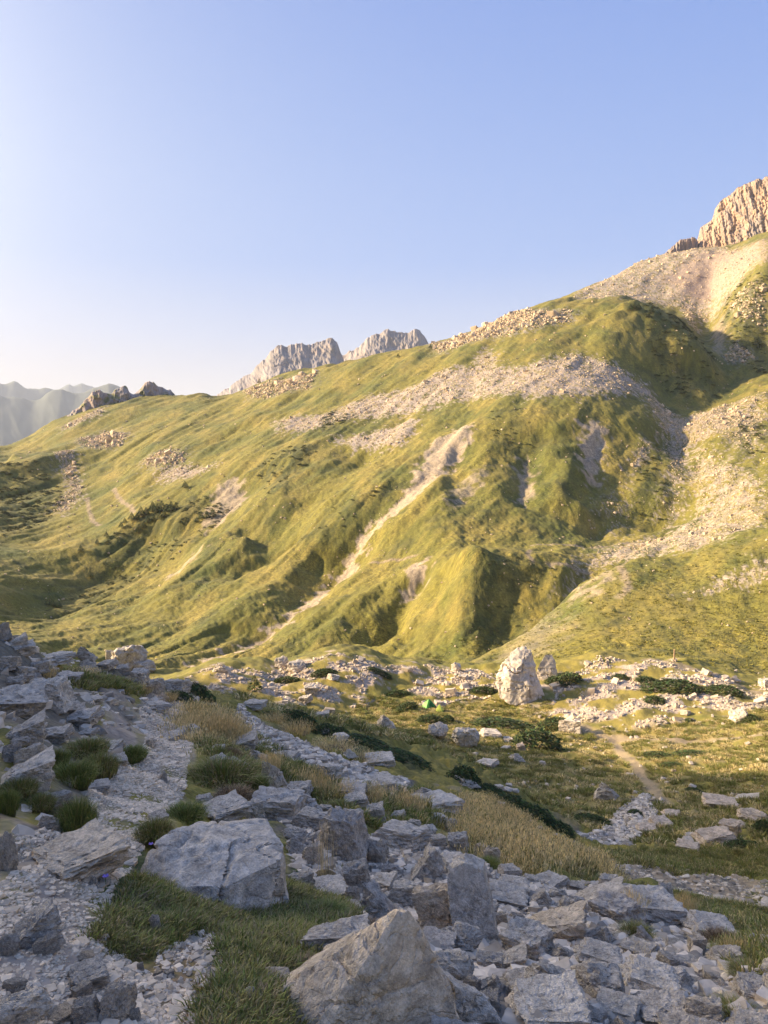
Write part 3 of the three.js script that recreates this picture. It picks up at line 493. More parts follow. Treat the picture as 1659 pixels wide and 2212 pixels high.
// finish: split to a given edge, roughen, crack, crease, colour, uv in metres
function finishRock(g, edge, o) {
  g.deleteAttribute('normal'); g.deleteAttribute('uv');
  const it = Math.ceil(Math.log2(2.5 / edge)) * 2 + 4;
  g = new TessellateModifier(edge, Math.min(it, 14)).modify(g);
  const p = g.attributes.position, v = new THREE.Vector3(), C = new Float32Array(p.count * 3), s = o.seed, bed = new THREE.Vector3(.25 * Math.sin(s), 1, .35 * Math.cos(s * 1.7)).normalize();
  for (let i = 0; i < p.count; i++) {
    v.fromBufferAttribute(p, i); const f = o.f ?? 1, x = v.x * f + s * 3.1, y = v.y * f, z = v.z * f - s * 1.7;
    const big = fbm3(x * 1.1, y * 1.1, z * 1.1, 3), fine = fbm3(x * 5, y * 5, z * 5, 3), q = v.dot(bed) * f;
    const ledge = Math.abs(((q * (o.beds ?? 2.2) + .35 * big) % 1 + 1) % 1 - .5) * 2;
    let d = (o.big ?? .16) * big + (o.fine ?? .05) * fine - (o.ledge ?? .05) * sst(.82, 1, ledge);
    const ck = Math.abs(fbm3(x * .8 + 9, y * .8, z * .8, 2)); d -= (o.crack ?? .07) * (1 - sst(.0, .045, ck));
    if (o.pits) d -= o.pits * sst(.55, .8, N3(x * 3.3, y * 3.3, z * 3.3 + 5));
    const L = v.length() || 1; v.multiplyScalar(1 + d / Math.max(L, .5) / 1); p.setXYZ(i, v.x, v.y, v.z);
    const mottle = .5 + .5 * fbm3(x * 1.7 + 20, y * 1.7, z * 1.7, 3), lich = sst(.25, .6, fbm3(x * 2.6 - 8, y * 2.6, z * 2.6, 3));
    const c = [.64, .54, .42]; mix3(c, [.80, .69, .555], clamp(mottle * 1.3 - .2)); mix3(c, [.42, .36, .275], .5 * lich); mix3(c, [.26, .23, .195], .45 * sst(.15, .5, fbm3(x * .9, y * 2.2, z * .9 + 30, 3)));
    const k = 1 + .18 * fine; C[i * 3] = c[0] * k; C[i * 3 + 1] = c[1] * k; C[i * 3 + 2] = c[2] * k;
  }
  g.setAttribute('color', new THREE.BufferAttribute(C, 3));
  g = toCreasedNormals(mergeVertices(g, 1e-4), o.crease ?? .55);
  const n = g.attributes.normal, P = g.attributes.position, U = new Float32Array(P.count * 2), us = o.uv ?? .8;
  for (let i = 0; i < P.count; i += 3) {
    const a = Math.abs(n.getX(i) + n.getX(i + 1) + n.getX(i + 2)), b = Math.abs(n.getY(i) + n.getY(i + 1) + n.getY(i + 2)), c = Math.abs(n.getZ(i) + n.getZ(i + 1) + n.getZ(i + 2));
    for (let k = i; k < i + 3; k++) { const X = P.getX(k), Y = P.getY(k), Z = P.getZ(k); if (a >= b && a >= c) { U[k * 2] = Z * us; U[k * 2 + 1] = Y * us; } else if (b >= c) { U[k * 2] = X * us; U[k * 2 + 1] = Z * us; } else { U[k * 2] = X * us; U[k * 2 + 1] = Y * us; } }
  }
  g.setAttribute('uv', new THREE.BufferAttribute(U, 2));
  return g;
}
// a broken block: jittered box corners plus chips, hulled. Unit size, base near y = -1
function blockHull(seed, kind) {
  const R = rng(seed * 977 + 13), pts = [], j = a => (R() - .5) * 2 * a;
  const sx = 1, sy = kind === 'slab' ? .9 : 1, sz = 1;
  if (kind === 'round') for (let i = 0; i < 26; i++) { const v = new THREE.Vector3(j(1), j(1), j(1)).normalize().multiplyScalar(.86 + .14 * R()); pts.push(v); }
  else if (kind === 'peak') { for (const x of [-1, 1]) for (const z of [-1, 1]) pts.push(new THREE.Vector3(x * (.7 + .3 * R()), -1, z * (.7 + .3 * R()))); for (let i = 0; i < 4; i++) pts.push(new THREE.Vector3(j(.85), -.3 + j(.4), j(.85))); pts.push(new THREE.Vector3(j(.4), 1, j(.4)), new THREE.Vector3(j(.5), .75, j(.5))); }
  else if (kind === 'wedge') { for (const x of [-1, 1]) for (const z of [-1, 1]) { pts.push(new THREE.Vector3(x * (.8 + .2 * R()), -1, z * (.75 + .25 * R()))); pts.push(new THREE.Vector3(x * (.5 + .4 * R()), x * (seed % 2 ? 1 : -1) > 0 ? .7 + .3 * R() : -.35 + j(.3), z * (.5 + .4 * R()))); } }
  else { for (const x of [-1, 1]) for (const y of [-1, 1]) for (const z of [-1, 1]) { const cut = R() < .45 ? .45 : .1; pts.push(new THREE.Vector3(x * (1 - cut * R()), y * (1 - cut * R()), z * (1 - cut * R()))); if (R() < .6) pts.push(new THREE.Vector3(x * (1 - .6 * R()), y * (1 - .12 * R()), z * (1 - .12 * R()))); } }
  pts.forEach(p => { p.x *= sx; p.y *= sy; p.z *= sz; });
  const m = new THREE.Matrix4().makeRotationFromEuler(new THREE.Euler(j(.22), j(.5), j(.22))); pts.forEach(p => p.applyMatrix4(m));
  const b = new THREE.Box3().setFromPoints(pts), c = b.getCenter(new THREE.Vector3()), s = b.getSize(new THREE.Vector3());
  pts.forEach(p => { p.sub(c); p.x *= 2 / s.x; p.y *= 2 / s.y; p.z *= 2 / s.z; });
  return new ConvexGeometry(pts);
}
const VAR = {};
for (const [kind, n] of [['block', 10], ['slab', 6], ['wedge', 7], ['peak', 5], ['round', 5]]) {
  VAR[kind] = [];
  for (let i = 0; i < n; i++) VAR[kind].push(finishRock(blockHull(i * 7 + kind.length, kind), .19, { seed: i * 3 + kind.length, uv: .35, big: .22, fine: .10, ledge: .09, crack: .13, crease: .5 }));
}
// small stones for gravel and far scree: few faces
const PEBBLE = [];
for (let i = 0; i < 5; i++) PEBBLE.push(finishRock(blockHull(300 + i, ['block', 'wedge', 'round', 'block', 'peak'][i]), .75, { seed: 50 + i, big: .12, fine: .10, crack: 0, uv: .4 }));
const pebbleMat = new THREE.MeshStandardMaterial({ color: lin(1, 1, 1), vertexColors: true, roughness: .92, metalness: 0 });
const up = new THREE.Vector3(0, 1, 0), Q = new THREE.Quaternion(), E = new THREE.Euler();
// width and height in pixels of the photograph, measured where the rock meets the ground
function rockAt(name, label, cat, group, px, py, w, h, kind, tint, seed, yaw) {
  const q = hit(px, py), R = rng(seed * 31 + 7), k = q.depth / PF, W = w * k, dip = Math.atan(Math.abs(ray(px, py - h / 2).t));
  const D = W * (kind === 'slab' ? .85 : .72), H = clamp((h * k - D * .62 * Math.sin(dip)) / Math.cos(dip), W * .26, W * 2.4);
  const cx = q.x + Math.sin(q.az) * D * .4, cz = q.z - Math.cos(q.az) * D * .4;
  const list = VAR[kind], g = list[Math.floor(R() * list.length)], m = new THREE.Mesh(g, tinted(tint));
  const base = Math.min(groundY(cx, cz), q.y + .02);
  m.scale.set(W / 2 * 1.06, H / 2 * 1.2, D / 2 * 1.1);
  m.position.set(cx, Math.max(base, q.y - H * .35) + H * .5 - H * .06 - .0, cz);
  m.rotation.set((R() - .5) * .18, -q.az + (yaw ?? (R() - .5) * .5), (R() - .5) * .22);
  return tag(add(m, name), label, cat, group);
}
// a rock shaped after its own outline: [px right, px up, px towards us] from its foot
function heroRock(name, label, cat, px, py, pts, edge, tint, o, sink = 0) {
  const q = hit(px, py), k = q.depth / PF;
  let g = new ConvexGeometry(pts.map(p => new THREE.Vector3(p[0] * k, p[1] * k, p[2] * k)));
  g.computeBoundingBox(); const c = g.boundingBox.getCenter(new THREE.Vector3()), s = g.boundingBox.getSize(new THREE.Vector3()), u = Math.max(s.x, s.y, s.z) / 2;
  g.translate(-c.x, -c.y, -c.z); g.scale(1 / u, 1 / u, 1 / u);
  g = finishRock(g, edge, o); g.scale(u, u, u); g.translate(c.x, c.y, c.z);
  const m = new THREE.Mesh(g, tinted(tint)); m.position.set(q.x, q.y - sink, q.z); m.rotation.y = -q.az;
  return tag(add(m, name), label, cat);
}
heroRock('boulder', 'broad slab-like grey boulder with dark cracks in its sloping end, grass at its foot', 'boulder', 430, 1930,
  [[-30, 55, 60], [60, 50, 70], [170, 62, 20], [188, 52, -60], [165, 63, -180], [40, 69, -190], [-60, 95, -120], [-90, 93, -85], [-110, 58, -10], [-60, 60, 30], [-198, -38, 60], [-150, -66, 95], [-180, -90, 70], [195, -80, 0], [100, -90, 95], [180, -70, -180], [-100, -70, -150], [-20, -90, 105]], .045, 'mid', { seed: 3, f: 1.2, big: .045, fine: .022, crack: .10, ledge: .02, uv: .6, crease: .5 }, .0);
heroRock('boulder', 'large ridged grey boulder with a pale pitted flank rising to a point', 'boulder', 760, 2200,
  [[-225, 30, 0], [-215, -60, 60], [-125, 62, -50], [-70, 92, -60], [0, 132, -60], [40, 160, -60], [105, 232, -20], [124, 222, -22], [66, 152, 40], [5, 138, 60], [-50, 60, 100], [-130, 10, 110], [235, -10, 20], [205, -140, 80], [60, -150, 150], [-80, -150, 180], [142, 190, -40], [200, 90, -30], [225, -100, -120], [-60, 60, -160], [100, 130, -150], [130, 70, 40]], .045, 'tan', { seed: 8, f: 1.2, big: .05, fine: .02, crack: .05, ledge: .015, pits: .05, uv: .6, crease: .5 }, .0);
heroRock('boulder', 'tall tilted smooth grey slab standing above the scree blocks', 'boulder', 1030, 2035,
  [[-64, 150, -40], [-28, 168, -40], [12, 150, -45], [28, 100, -40], [40, 40, -30], [52, -10, 0], [0, -30, 20], [-34, 10, 15], [-54, 60, 0], [-66, 110, -20], [-64, 150, -95], [-28, 160, -100], [15, 140, -105], [40, 20, -100], [-50, 20, -90], [0, -40, -60]], .07, 'mid', { seed: 21, f: 1.2, big: .05, fine: .03, crack: .03, ledge: .02, uv: .5, crease: .6 }, .03);
heroRock('boulder', 'huge fluted white limestone boulder standing in the grass beyond the tents', 'boulder', 1121, 1506,
  [[-50, 26, 10], [-40, 10, 30], [-18, 0, 40], [10, -2, 42], [38, 2, 30], [52, 14, 10], [40, 45, 5], [28, 75, 0], [24, 103, -10], [12, 112, -18], [-5, 108, -15], [-18, 98, -10], [-34, 80, 0], [-46, 60, 0], [-48, 42, 15], [-20, 60, 30], [5, 80, 18], [20, 40, 34], [0, 5, -45], [-40, 20, -40], [40, 15, -40], [0, 90, -35]], .06, 'pale', { seed: 33, f: 1.1, big: .11, fine: .03, crack: .15, ledge: .05, pits: .02, uv: 1.4, crease: .45 }, .2);
heroRock('boulder', 'leaning white boulder in the shadow right behind the huge fluted boulder', 'boulder', 1182, 1462,
  [[-32, -4, 8], [-20, 22, 8], [-6, 50, 0], [8, 52, -4], [16, 40, 0], [22, 10, 8], [18, -14, 12], [-5, -14, 16], [0, 0, -24], [-20, 0, -20], [15, 20, -18]], .1, 'pale', { seed: 35, f: 1.1, big: .11, fine: .03, crack: .14, pits: .02, uv: 1.2, crease: .45 }, .2);

const WHERE = { light: 'pale grey', pale: 'whitish', mid: 'grey', dark: 'grey', slate: 'grey', blue: 'grey', tan: 'brownish grey' };
const sizeOf = b => { const W = b[2] * hit(b[0], b[1]).depth / PF; return W > .42 ? 'large' : W > .24 ? 'middling' : 'small'; };
const SHAPE = { block: 'blocky', slab: 'flat slab', wedge: 'wedge shaped', peak: 'pointed', round: 'rounded' };
// blocks one can tell apart: [x, foot y, width, height, shape, tone] in pixels of the photograph
const B = 'block', S = 'slab', G_ = 'wedge', P_ = 'peak', O = 'round';
const bank = [[279, 1449, 74, 62, O, 'mid'], [185, 1428, 50, 36, P_, 'blue'], [237, 1432, 15, 28, B, 'light'], [312, 1454, 46, 28, O, 'mid'], [302, 1476, 38, 30, B, 'light'], [337, 1500, 40, 38, O, 'mid'], [378, 1500, 64, 38, B, 'mid'], [190, 1448, 42, 24, P_, 'mid'], [232, 1450, 46, 24, S, 'mid'], [267, 1458, 28, 24, B, 'mid'], [121, 1440, 76, 30, S, 'light'], [8, 1384, 30, 40, B, 'blue'], [32, 1400, 48, 28, G_, 'light'], [50, 1415, 56, 28, S, 'light'], [112, 1532, 94, 76, B, 'light'], [36, 1487, 40, 28, O, 'mid'], [50, 1469, 52, 32, B, 'mid'], [72, 1522, 42, 42, G_, 'slate'], [42, 1548, 112, 60, S, 'mid'], [45, 1606, 98, 68, G_, 'dark'], [126, 1607, 70, 38, S, 'dark'], [182, 1573, 86, 44, S, 'mid'], [190, 1591, 50, 20, S, 'mid'], [239, 1629, 62, 30, S, 'dark'], [251, 1651, 50, 22, S, 'mid'], [45, 1614, 42, 24, O, 'mid'], [66, 1662, 60, 54, B, 'light'], [28, 1646, 38, 42, B, 'mid'], [50, 1708, 118, 84, G_, 'light'], [134, 1744, 48, 34, B, 'mid'], [107, 1792, 62, 48, P_, 'pale'], [14, 1880, 44, 78, O, 'mid'], [212, 1713, 58, 24, S, 'mid'], [337, 1538, 60, 26, S, 'mid'], [369, 1602, 64, 28, G_, 'dark'], [327, 1616, 22, 22, B, 'pale'], [406, 1588, 50, 20, S, 'dark'], [448, 1588, 40, 20, S, 'blue'], [20, 1450, 50, 34, B, 'mid'], [85, 1455, 40, 26, B, 'dark'], [150, 1475, 60, 26, S, 'blue'], [200, 1520, 44, 20, S, 'light'], [165, 1545, 40, 22, S, 'mid']];
bank.forEach((b, i) => rockAt('rock', `${sizeOf(b)} ${WHERE[b[5]]} ${SHAPE[b[4]]} rock ${b[1] < 1510 ? 'on the crest of' : 'low in'} the stony bank beside the footpath`, 'rock', `${sizeOf(b)} ${WHERE[b[5]]} ${SHAPE[b[4]]} rocks ${b[1] < 1510 ? 'on the crest of' : 'low in'} the bank`, b[0], b[1], b[2], b[3], b[4], b[5], 100 + i));
const pathRocks = [[76, 2046, 110, 86, G_, 'dark'], [18, 2064, 46, 44, O, 'dark'], [101, 2062, 50, 42, B, 'dark'], [188, 2138, 90, 54, S, 'mid'], [178, 2166, 46, 40, B, 'dark'], [189, 2213, 60, 56, B, 'mid'], [255, 2208, 76, 84, B, 'mid'], [292, 2208, 28, 28, B, 'light'], [45, 2226, 116, 86, O, 'light'], [130, 2211, 62, 24, S, 'tan'], [32, 2147, 48, 34, B, 'mid'], [200, 1916, 27, 23, P_, 'pale'], [228, 1914, 27, 27, P_, 'pale'], [185, 2078, 34, 20, S, 'tan'], [304, 2098, 16, 20, B, 'light'], [352, 1688, 24, 24, P_, 'dark'], [340, 1773, 44, 22, S, 'mid'], [335, 2013, 22, 36, O, 'pale'], [595, 2141, 78, 48, S, 'tan'], [538, 2157, 28, 25, O, 'pale'], [165, 1895, 214, 40, S, 'tan'], [90, 2175, 34, 24, B, 'mid'], [340, 2110, 22, 14, B, 'tan'], [365, 2108, 22, 14, B, 'light'], [300, 2150, 26, 16, S, 'tan']];
pathRocks.forEach((b, i) => rockAt('rock', `loose ${sizeOf(b)} ${WHERE[b[5]]} ${SHAPE[b[4]]} rock on or beside the gravel footpath`, 'rock', `${sizeOf(b)} ${WHERE[b[5]]} ${SHAPE[b[4]]} rocks along the footpath`, b[0], b[1], b[2], b[3], b[4], b[5], 200 + i));
const screeRocks = [[517, 1623, 74, 38, G_, 'dark'], [473, 1628, 26, 20, B, 'light'], [555, 1653, 52, 42, P_, 'mid'], [520, 1672, 58, 40, G_, 'blue'], [472, 1659, 44, 24, S, 'blue'], [593, 1709, 58, 62, G_, 'mid'], [622, 1644, 54, 22, S, 'dark'], [647, 1719, 52, 28, B, 'dark'], [655, 1753, 90, 60, G_, 'mid'], [600, 1771, 110, 68, B, 'blue'], [671, 1793, 80, 48, B, 'dark'], [483, 1773, 110, 46, S, 'mid'], [443, 1739, 40, 28, B, 'pale'], [547, 1769, 52, 50, B, 'light'], [703, 1753, 34, 20, O, 'mid'], [634, 1817, 50, 30, O, 'mid'], [750, 1863, 96, 110, B, 'slate'], [713, 1686, 56, 38, B, 'light'], [763, 1721, 56, 34, S, 'blue'], [772, 1746, 52, 34, B, 'light'], [818, 1704, 68, 28, S, 'mid'], [917, 1719, 44, 26, P_, 'mid'], [814, 1776, 40, 42, B, 'light'], [863, 1833, 122, 68, B, 'mid'], [895, 1788, 30, 24, O, 'pale'], [860, 1771, 36, 22, S, 'blue'], [923, 1804, 38, 26, O, 'light'], [972, 1796, 30, 30, B, 'mid'], [945, 1777, 40, 22, S, 'light'], [944, 1835, 44, 32, B, 'mid'], [989, 1844, 44, 42, B, 'mid'], [815, 1869, 48, 58, O, 'dark'], [924, 1904, 90, 88, P_, 'dark'], [980, 1889, 76, 52, S, 'light'], [844, 1896, 42, 30, O, 'slate'], [904, 1898, 36, 28, O, 'mid'], [1062, 1863, 38, 40, O, 'tan'], [1040, 1856, 36, 36, B, 'tan'], [945, 2012, 112, 106, B, 'tan'], [873, 1963, 78, 60, B, 'light'], [828, 1926, 74, 46, S, 'light'], [824, 1996, 104, 96, G_, 'blue'], [770, 1926, 56, 60, B, 'dark'], [676, 1867, 42, 48, B, 'pale'], [736, 1853, 64, 30, S, 'mid'], [700, 1836, 42, 58, P_, 'mid'], [652, 1926, 56, 44, B, 'dark'], [705, 1943, 86, 42, S, 'light'], [762, 1953, 34, 38, B, 'mid'], [758, 1967, 46, 22, S, 'mid'], [733, 2073, 150, 92, B, 'blue'], [941, 2060, 94, 48, S, 'slate'], [997, 2057, 90, 68, O, 'dark'], [975, 2130, 92, 78, O, 'light'], [1090, 2097, 90, 64, G_, 'mid'], [1057, 2104, 60, 44, B, 'dark'], [1180, 2145, 122, 80, P_, 'dark'], [1234, 2174, 52, 74, P_, 'slate'], [1137, 2067, 106, 74, B, 'light'], [1193, 2032, 130, 86, G_, 'tan'], [1235, 1994, 60, 66, O, 'blue'], [1095, 1958, 82, 32, S, 'mid'], [1081, 2011, 38, 46, B, 'light'], [1116, 1993, 32, 24, O, 'mid'], [1105, 1931, 84, 26, S, 'dark'], [1170, 1962, 64, 46, P_, 'mid'], [1203, 1944, 40, 32, O, 'light'], [1190, 1918, 76, 34, S, 'mid'], [1290, 1967, 104, 72, G_, 'mid'], [1325, 1999, 94, 66, B, 'slate'], [1318, 1928, 46, 42, B, 'light'], [1405, 1992, 136, 82, S, 'mid'], [1438, 1951, 34, 46, B, 'pale'], [1534, 2032, 116, 44, S, 'mid'], [1503, 2060, 40, 44, B, 'pale'], [1459, 2053, 48, 22, S, 'mid'], [1450, 2100, 64, 46, B, 'mid'], [1492, 2086, 40, 22, S, 'light'], [1300, 2044, 76, 54, P_, 'mid'], [1290, 2094, 114, 62, S, 'mid'], [1290, 2162, 104, 86, O, 'mid'], [1400, 2154, 140, 80, S, 'light'], [1440, 2139, 112, 56, B, 'light'], [1414, 2180, 48, 40, P_, 'slate'], [1520, 2212, 72, 60, B, 'pale'], [1335, 2198, 92, 44, B, 'light'], [1428, 2217, 126, 42, S, 'mid'], [1280, 2218, 78, 38, B, 'mid'], [1540, 2127, 40, 30, B, 'dark'], [1554, 2142, 38, 28, O, 'light'], [1625, 2167, 94, 62, S, 'dark'], [1505, 2130, 36, 18, S, 'mid'], [1621, 2121, 34, 24, B, 'blue'], [1630, 2045, 34, 28, B, 'dark'], [1655, 2052, 24, 32, B, 'light'], [1380, 2068, 84, 32, S, 'mid'], [1128, 2152, 88, 46, S, 'mid'], [1065, 2152, 70, 52, P_, 'light'], [1018, 2142, 38, 36, B, 'mid'], [1060, 2192, 46, 46, B, 'mid'], [1180, 2222, 190, 78, S, 'light'], [1010, 2222, 150, 110, G_, 'light'], [925, 2217, 110, 78, O, 'blue']];
{ // more blocks of the same scree, packed between the large ones
  const R = rng(55), A = SURF.find(s => s.id === 'scree_rubble').A, T = ['mid', 'mid', 'light', 'dark', 'blue', 'mid', 'light', 'slate'], K = [B, S, G_, B, P_, O];
  let n = 0; for (let t = 0; t < 4000 && n < 150; t++) { const x = 560 + 1400 * R(), y = 1720 + 640 * R(), h = hit(x, y); if (inside(A, h.x, h.z, 0) < .05) continue; const w = (.13 + .16 * R()) / h.depth * PF; if (screeRocks.some(b => Math.abs(b[0] - x) < (b[2] + w) * .36 && Math.abs(b[1] - y) < (b[3] + w) * .30)) continue; screeRocks.push([x, y, w, w * (.5 + .35 * R()), K[Math.floor(R() * 6)], T[Math.floor(R() * 8)]]); n++; }
}
screeRocks.forEach((b, i) => rockAt('scree_block', `${sizeOf(b)} ${WHERE[b[5]]} ${SHAPE[b[4]]} limestone block in the scree below the footpath`, 'rock', `${sizeOf(b)} ${WHERE[b[5]]} ${SHAPE[b[4]]} blocks in the scree`, b[0], b[1], b[2], b[3], b[4], b[5], 400 + i));
rockAt('boulder', 'flat-topped pale boulder among dry grass above the straw slope', 'boulder', null, 942, 1757, 112, 52, B, 'light', 901, .1);
// rocks of the basin and the meadow: [x, foot y, w, h, shape, tone, label]
[[832, 1573, 46, 40, P_, 'pale', 'grey pointed boulder at the edge of the meadow below the stony ridge'], [947, 1596, 42, 36, O, 'pale', 'round white boulder, one of a close pair beside the hollow in the meadow'], [1004, 1612, 58, 48, O, 'pale', 'bulging furrowed white boulder, larger of the pair by the hollow'], [1058, 1592, 50, 14, S, 'pale', 'long low white rock beside the furrowed boulder'], [1095, 1602, 26, 10, S, 'pale', 'thin white stone lying in the meadow grass'], [1092, 1620, 22, 8, S, 'light', 'small thin white slab in meadow grass below another'], [1125, 1620, 18, 16, B, 'warm', 'small pinkish stone at the left side of the dark shrub'], [1052, 1658, 52, 24, S, 'light', 'low light grey rock lying alone in the meadow'], [1117, 1645, 38, 20, P_, 'mid', 'low pointed grey rock lying alone in the meadow'], [1172, 1652, 14, 9, B, 'pale', 'small lone white stone in the open meadow'], [1232, 1582, 46, 34, B, 'pale', 'white boulder at the right end of the dark shrubs'], [1140, 1612, 18, 18, O, 'warm', 'pink stone half hidden in the dark shrub'], [1308, 1726, 56, 42, P_, 'mid', 'pointed layered grey boulder above the gravel patch'], [1594, 1562, 40, 30, O, 'pale', 'white dome shaped boulder with a shrub against its side'], [1625, 1775, 66, 34, O, 'warm', 'pinkish rounded outcrop above the lower meadow'], [1590, 1790, 40, 20, O, 'warm', 'pinkish outcrop rock below the rounded one'], [1540, 1818, 90, 34, G_, 'warm', 'long pinkish rock rib slanting down the grass'], [1575, 1800, 40, 26, B, 'warm', 'pinkish rib of rock in the grass slope'], [1485, 1835, 44, 14, S, 'warm', 'low pinkish rock at the foot of the rib'], [1555, 1745, 66, 16, S, 'warm', 'long flat rock ledge by the upper edge of the outcrop'], [1610, 1728, 50, 20, G_, 'mid', 'grey rock ledge running up the meadow edge'], [1425, 1785, 50, 14, S, 'warm', 'thin weathered rock ledge beside the gravel patch'], [1395, 1800, 44, 16, S, 'warm', 'weathered rock ledge beside the gravel patch, lower end'], [1450, 1768, 40, 12, S, 'warm', 'weathered rock ledge beside the gravel patch, upper end'], [1490, 1810, 22, 6, S, 'pale', 'flat white stone in the grass below the ledges'], [1485, 1818, 24, 6, S, 'pale', 'flat white stone just below another in the grass'], [1078, 1705, 20, 12, B, 'pale', 'white stone at the foot of the dark round shrub'], [1095, 1710, 24, 10, O, 'pale', 'second white stone near the dark round shrub'], [1112, 1712, 20, 8, B, 'pale', 'third white stone of a row near the round shrub'], [1100, 1700, 14, 8, B, 'pale', 'smallest white stone of the row near the round shrub'], [480, 1452, 44, 26, P_, 'pale', 'pale pointed rock on the left crest of the stony ridge'], [608, 1444, 30, 26, O, 'mid', 'grey boulder in the rock heap behind the stony ridge'], [672, 1500, 34, 22, S, 'mid', 'layered grey rock on the stony ridge'], [660, 1520, 32, 20, S, 'mid', 'grey rock at the foot of the stony ridge'], [720, 1470, 28, 16, B, 'pale', 'white rock high on the stony ridge'], [985, 1452, 20, 22, O, 'pale', 'round white boulder on the ridge left of the huge boulder'], [1000, 1470, 26, 14, S, 'light', 'low rock below the round boulder on the ridge'], [1445, 1478, 36, 16, B, 'pale', 'white rock on the dark grass bank of the stony ridge'], [1655, 1485, 34, 22, B, 'light', 'grey boulder on the ridge by the upper trail'], [1480, 1545, 20, 12, B, 'pale', 'white rock at the lower edge of the rubble'], [640, 1452, 40, 26, O, 'light', 'large grey rock in the heap behind the stony ridge'], [700, 1585, 26, 14, O, 'light', 'white rock by the shrubs on the green slope'], [735, 1600, 36, 14, S, 'pale', 'flat white rock on the green slope'], [690, 1548, 40, 18, G_, 'blue', 'grey slab rock above the green slope shrubs'], [755, 1640, 34, 24, P_, 'pale', 'pointed pale rock on the edge of the green slope'], [820, 1650, 60, 18, S, 'light', 'long slab at the lower edge of the green slope'], [550, 1535, 56, 18, S, 'mid', 'flat grey slab at the top of the gravel strip'], [1010, 1700, 60, 26, G_, 'mid', 'sloping grey rock slab below the dark round shrub'], [1145, 1785, 14, 12, B, 'warm', 'small pinkish stone on the dark bank'], [1080, 1745, 20, 14, B, 'light', 'small pale stone between straw and dark bank'], [1160, 1796, 24, 12, B, 'light', 'pale stone at the lower end of the dark bank'], [1200, 1810, 20, 10, S, 'light', 'flat stone at the lower end of the dark bank']
].forEach((b, i) => rockAt(i < 14 ? 'boulder' : 'rock', b[6], i < 14 ? 'boulder' : 'rock', null, b[0], b[1], b[2], b[3], b[4], b[5], 600 + i));

// ---------------------------------------------------------------- stones nobody could count
const M4 = new THREE.Matrix4(), V = new THREE.Vector3(), SC = new THREE.Vector3();
function pick(A, R) { const b = A.box; for (let t = 0; t < 400; t++) { const x = lerp(b[0], b[1], R()), z = lerp(b[2], b[3], R()); if (inside(A, x, z, 0) > 0) return [x, z]; } return A.w[0]; }
function scatter(name, geo, list, mat = pebbleMat) {     // list of [x, y, z, sx, sy, sz, yaw, tilt, colour]
  const m = new THREE.InstancedMesh(geo, mat, list.length), c = new THREE.Color();
  list.forEach((s, i) => { Q.setFromEuler(E.set((s[7] ?? 0) * Math.cos(s[6] * 3), s[6], (s[7] ?? 0) * Math.sin(s[6] * 5))); M4.compose(V.set(s[0], s[1], s[2]), Q, SC.set(s[3], s[4], s[5])); m.setMatrixAt(i, M4); if (s[8]) m.setColorAt(i, c.setRGB(...s[8])); });
  return add(m, name, 'stuff');
}
const stoneCol = (R, warm = 0, lo = .20, hi = .62) => { const v = 1.75 * lerp(lo, hi, R()); return [v * (1 + .05 * warm), v * (1 - .01 * warm), v * (1.0 - .10 * warm)]; };
// gravel of the footpath: flat chips
{
  const R = rng(71), lists = PEBBLE.map(() => []), A = SURF.find(s => s.k === 'path').A;
  for (let i = 0; i < 150000; i++) {
    const [x, z] = pick(A, R), r = Math.hypot(x, z); if (R() < sst(.08, .4, fbm(x / .7 + 3, z / .7, 3)) * .85) continue;
    const s = (.0034 + .006 * R() ** 2.5 + .010 * (R() < .025)) * (1 + r * .07); lists[i % 5].push([x, groundY(x, z) + s * .12, z, s * (1 + R() * .6), s * .42, s, R() * 7, (R() - .5) * .5, stoneCol(R, 1.2, .34, .64)]);
  }
  lists.forEach((l, i) => scatter('path_gravel', PEBBLE[i], l));
}
// rubble between the scree blocks, the stony bank, the gravel strip and the gravel patch
for (const [name, n, lo, hi, warm] of [['scree_rubble', 13000, .012, .045, .4], ['bank_rubble', 6500, .02, .09, .2], ['lower_path_gravel', 5000, .015, .06, .8], ['soil_gravel', 1600, .004, .016, .9], ['gravel_strip', 8000, .03, .10, 0], ['gravel_patch', 5000, .06, .2, 0]]) {
  const R = rng(name.length * 5), lists = PEBBLE.map(() => []), as = name === 'lower_path_gravel' ? SURF.filter(s => s.k === 'trod') : name === 'soil_gravel' ? SURF.filter(s => s.k === 'soil') : SURF.filter(s => s.id === name);
  for (let i = 0; i < n; i++) { const [x, z] = pick(as[i % as.length].A, R), s = lerp(lo, hi, R() ** 2.2); lists[i % 5].push([x, groundY(x, z) + s * .05, z, s * (.9 + .6 * R()), s * (.45 + .4 * R()), s, R() * 7, (R() - .5) * .8, stoneCol(R, warm)]); }
  lists.forEach((l, i) => scatter(name, PEBBLE[i], l));
}
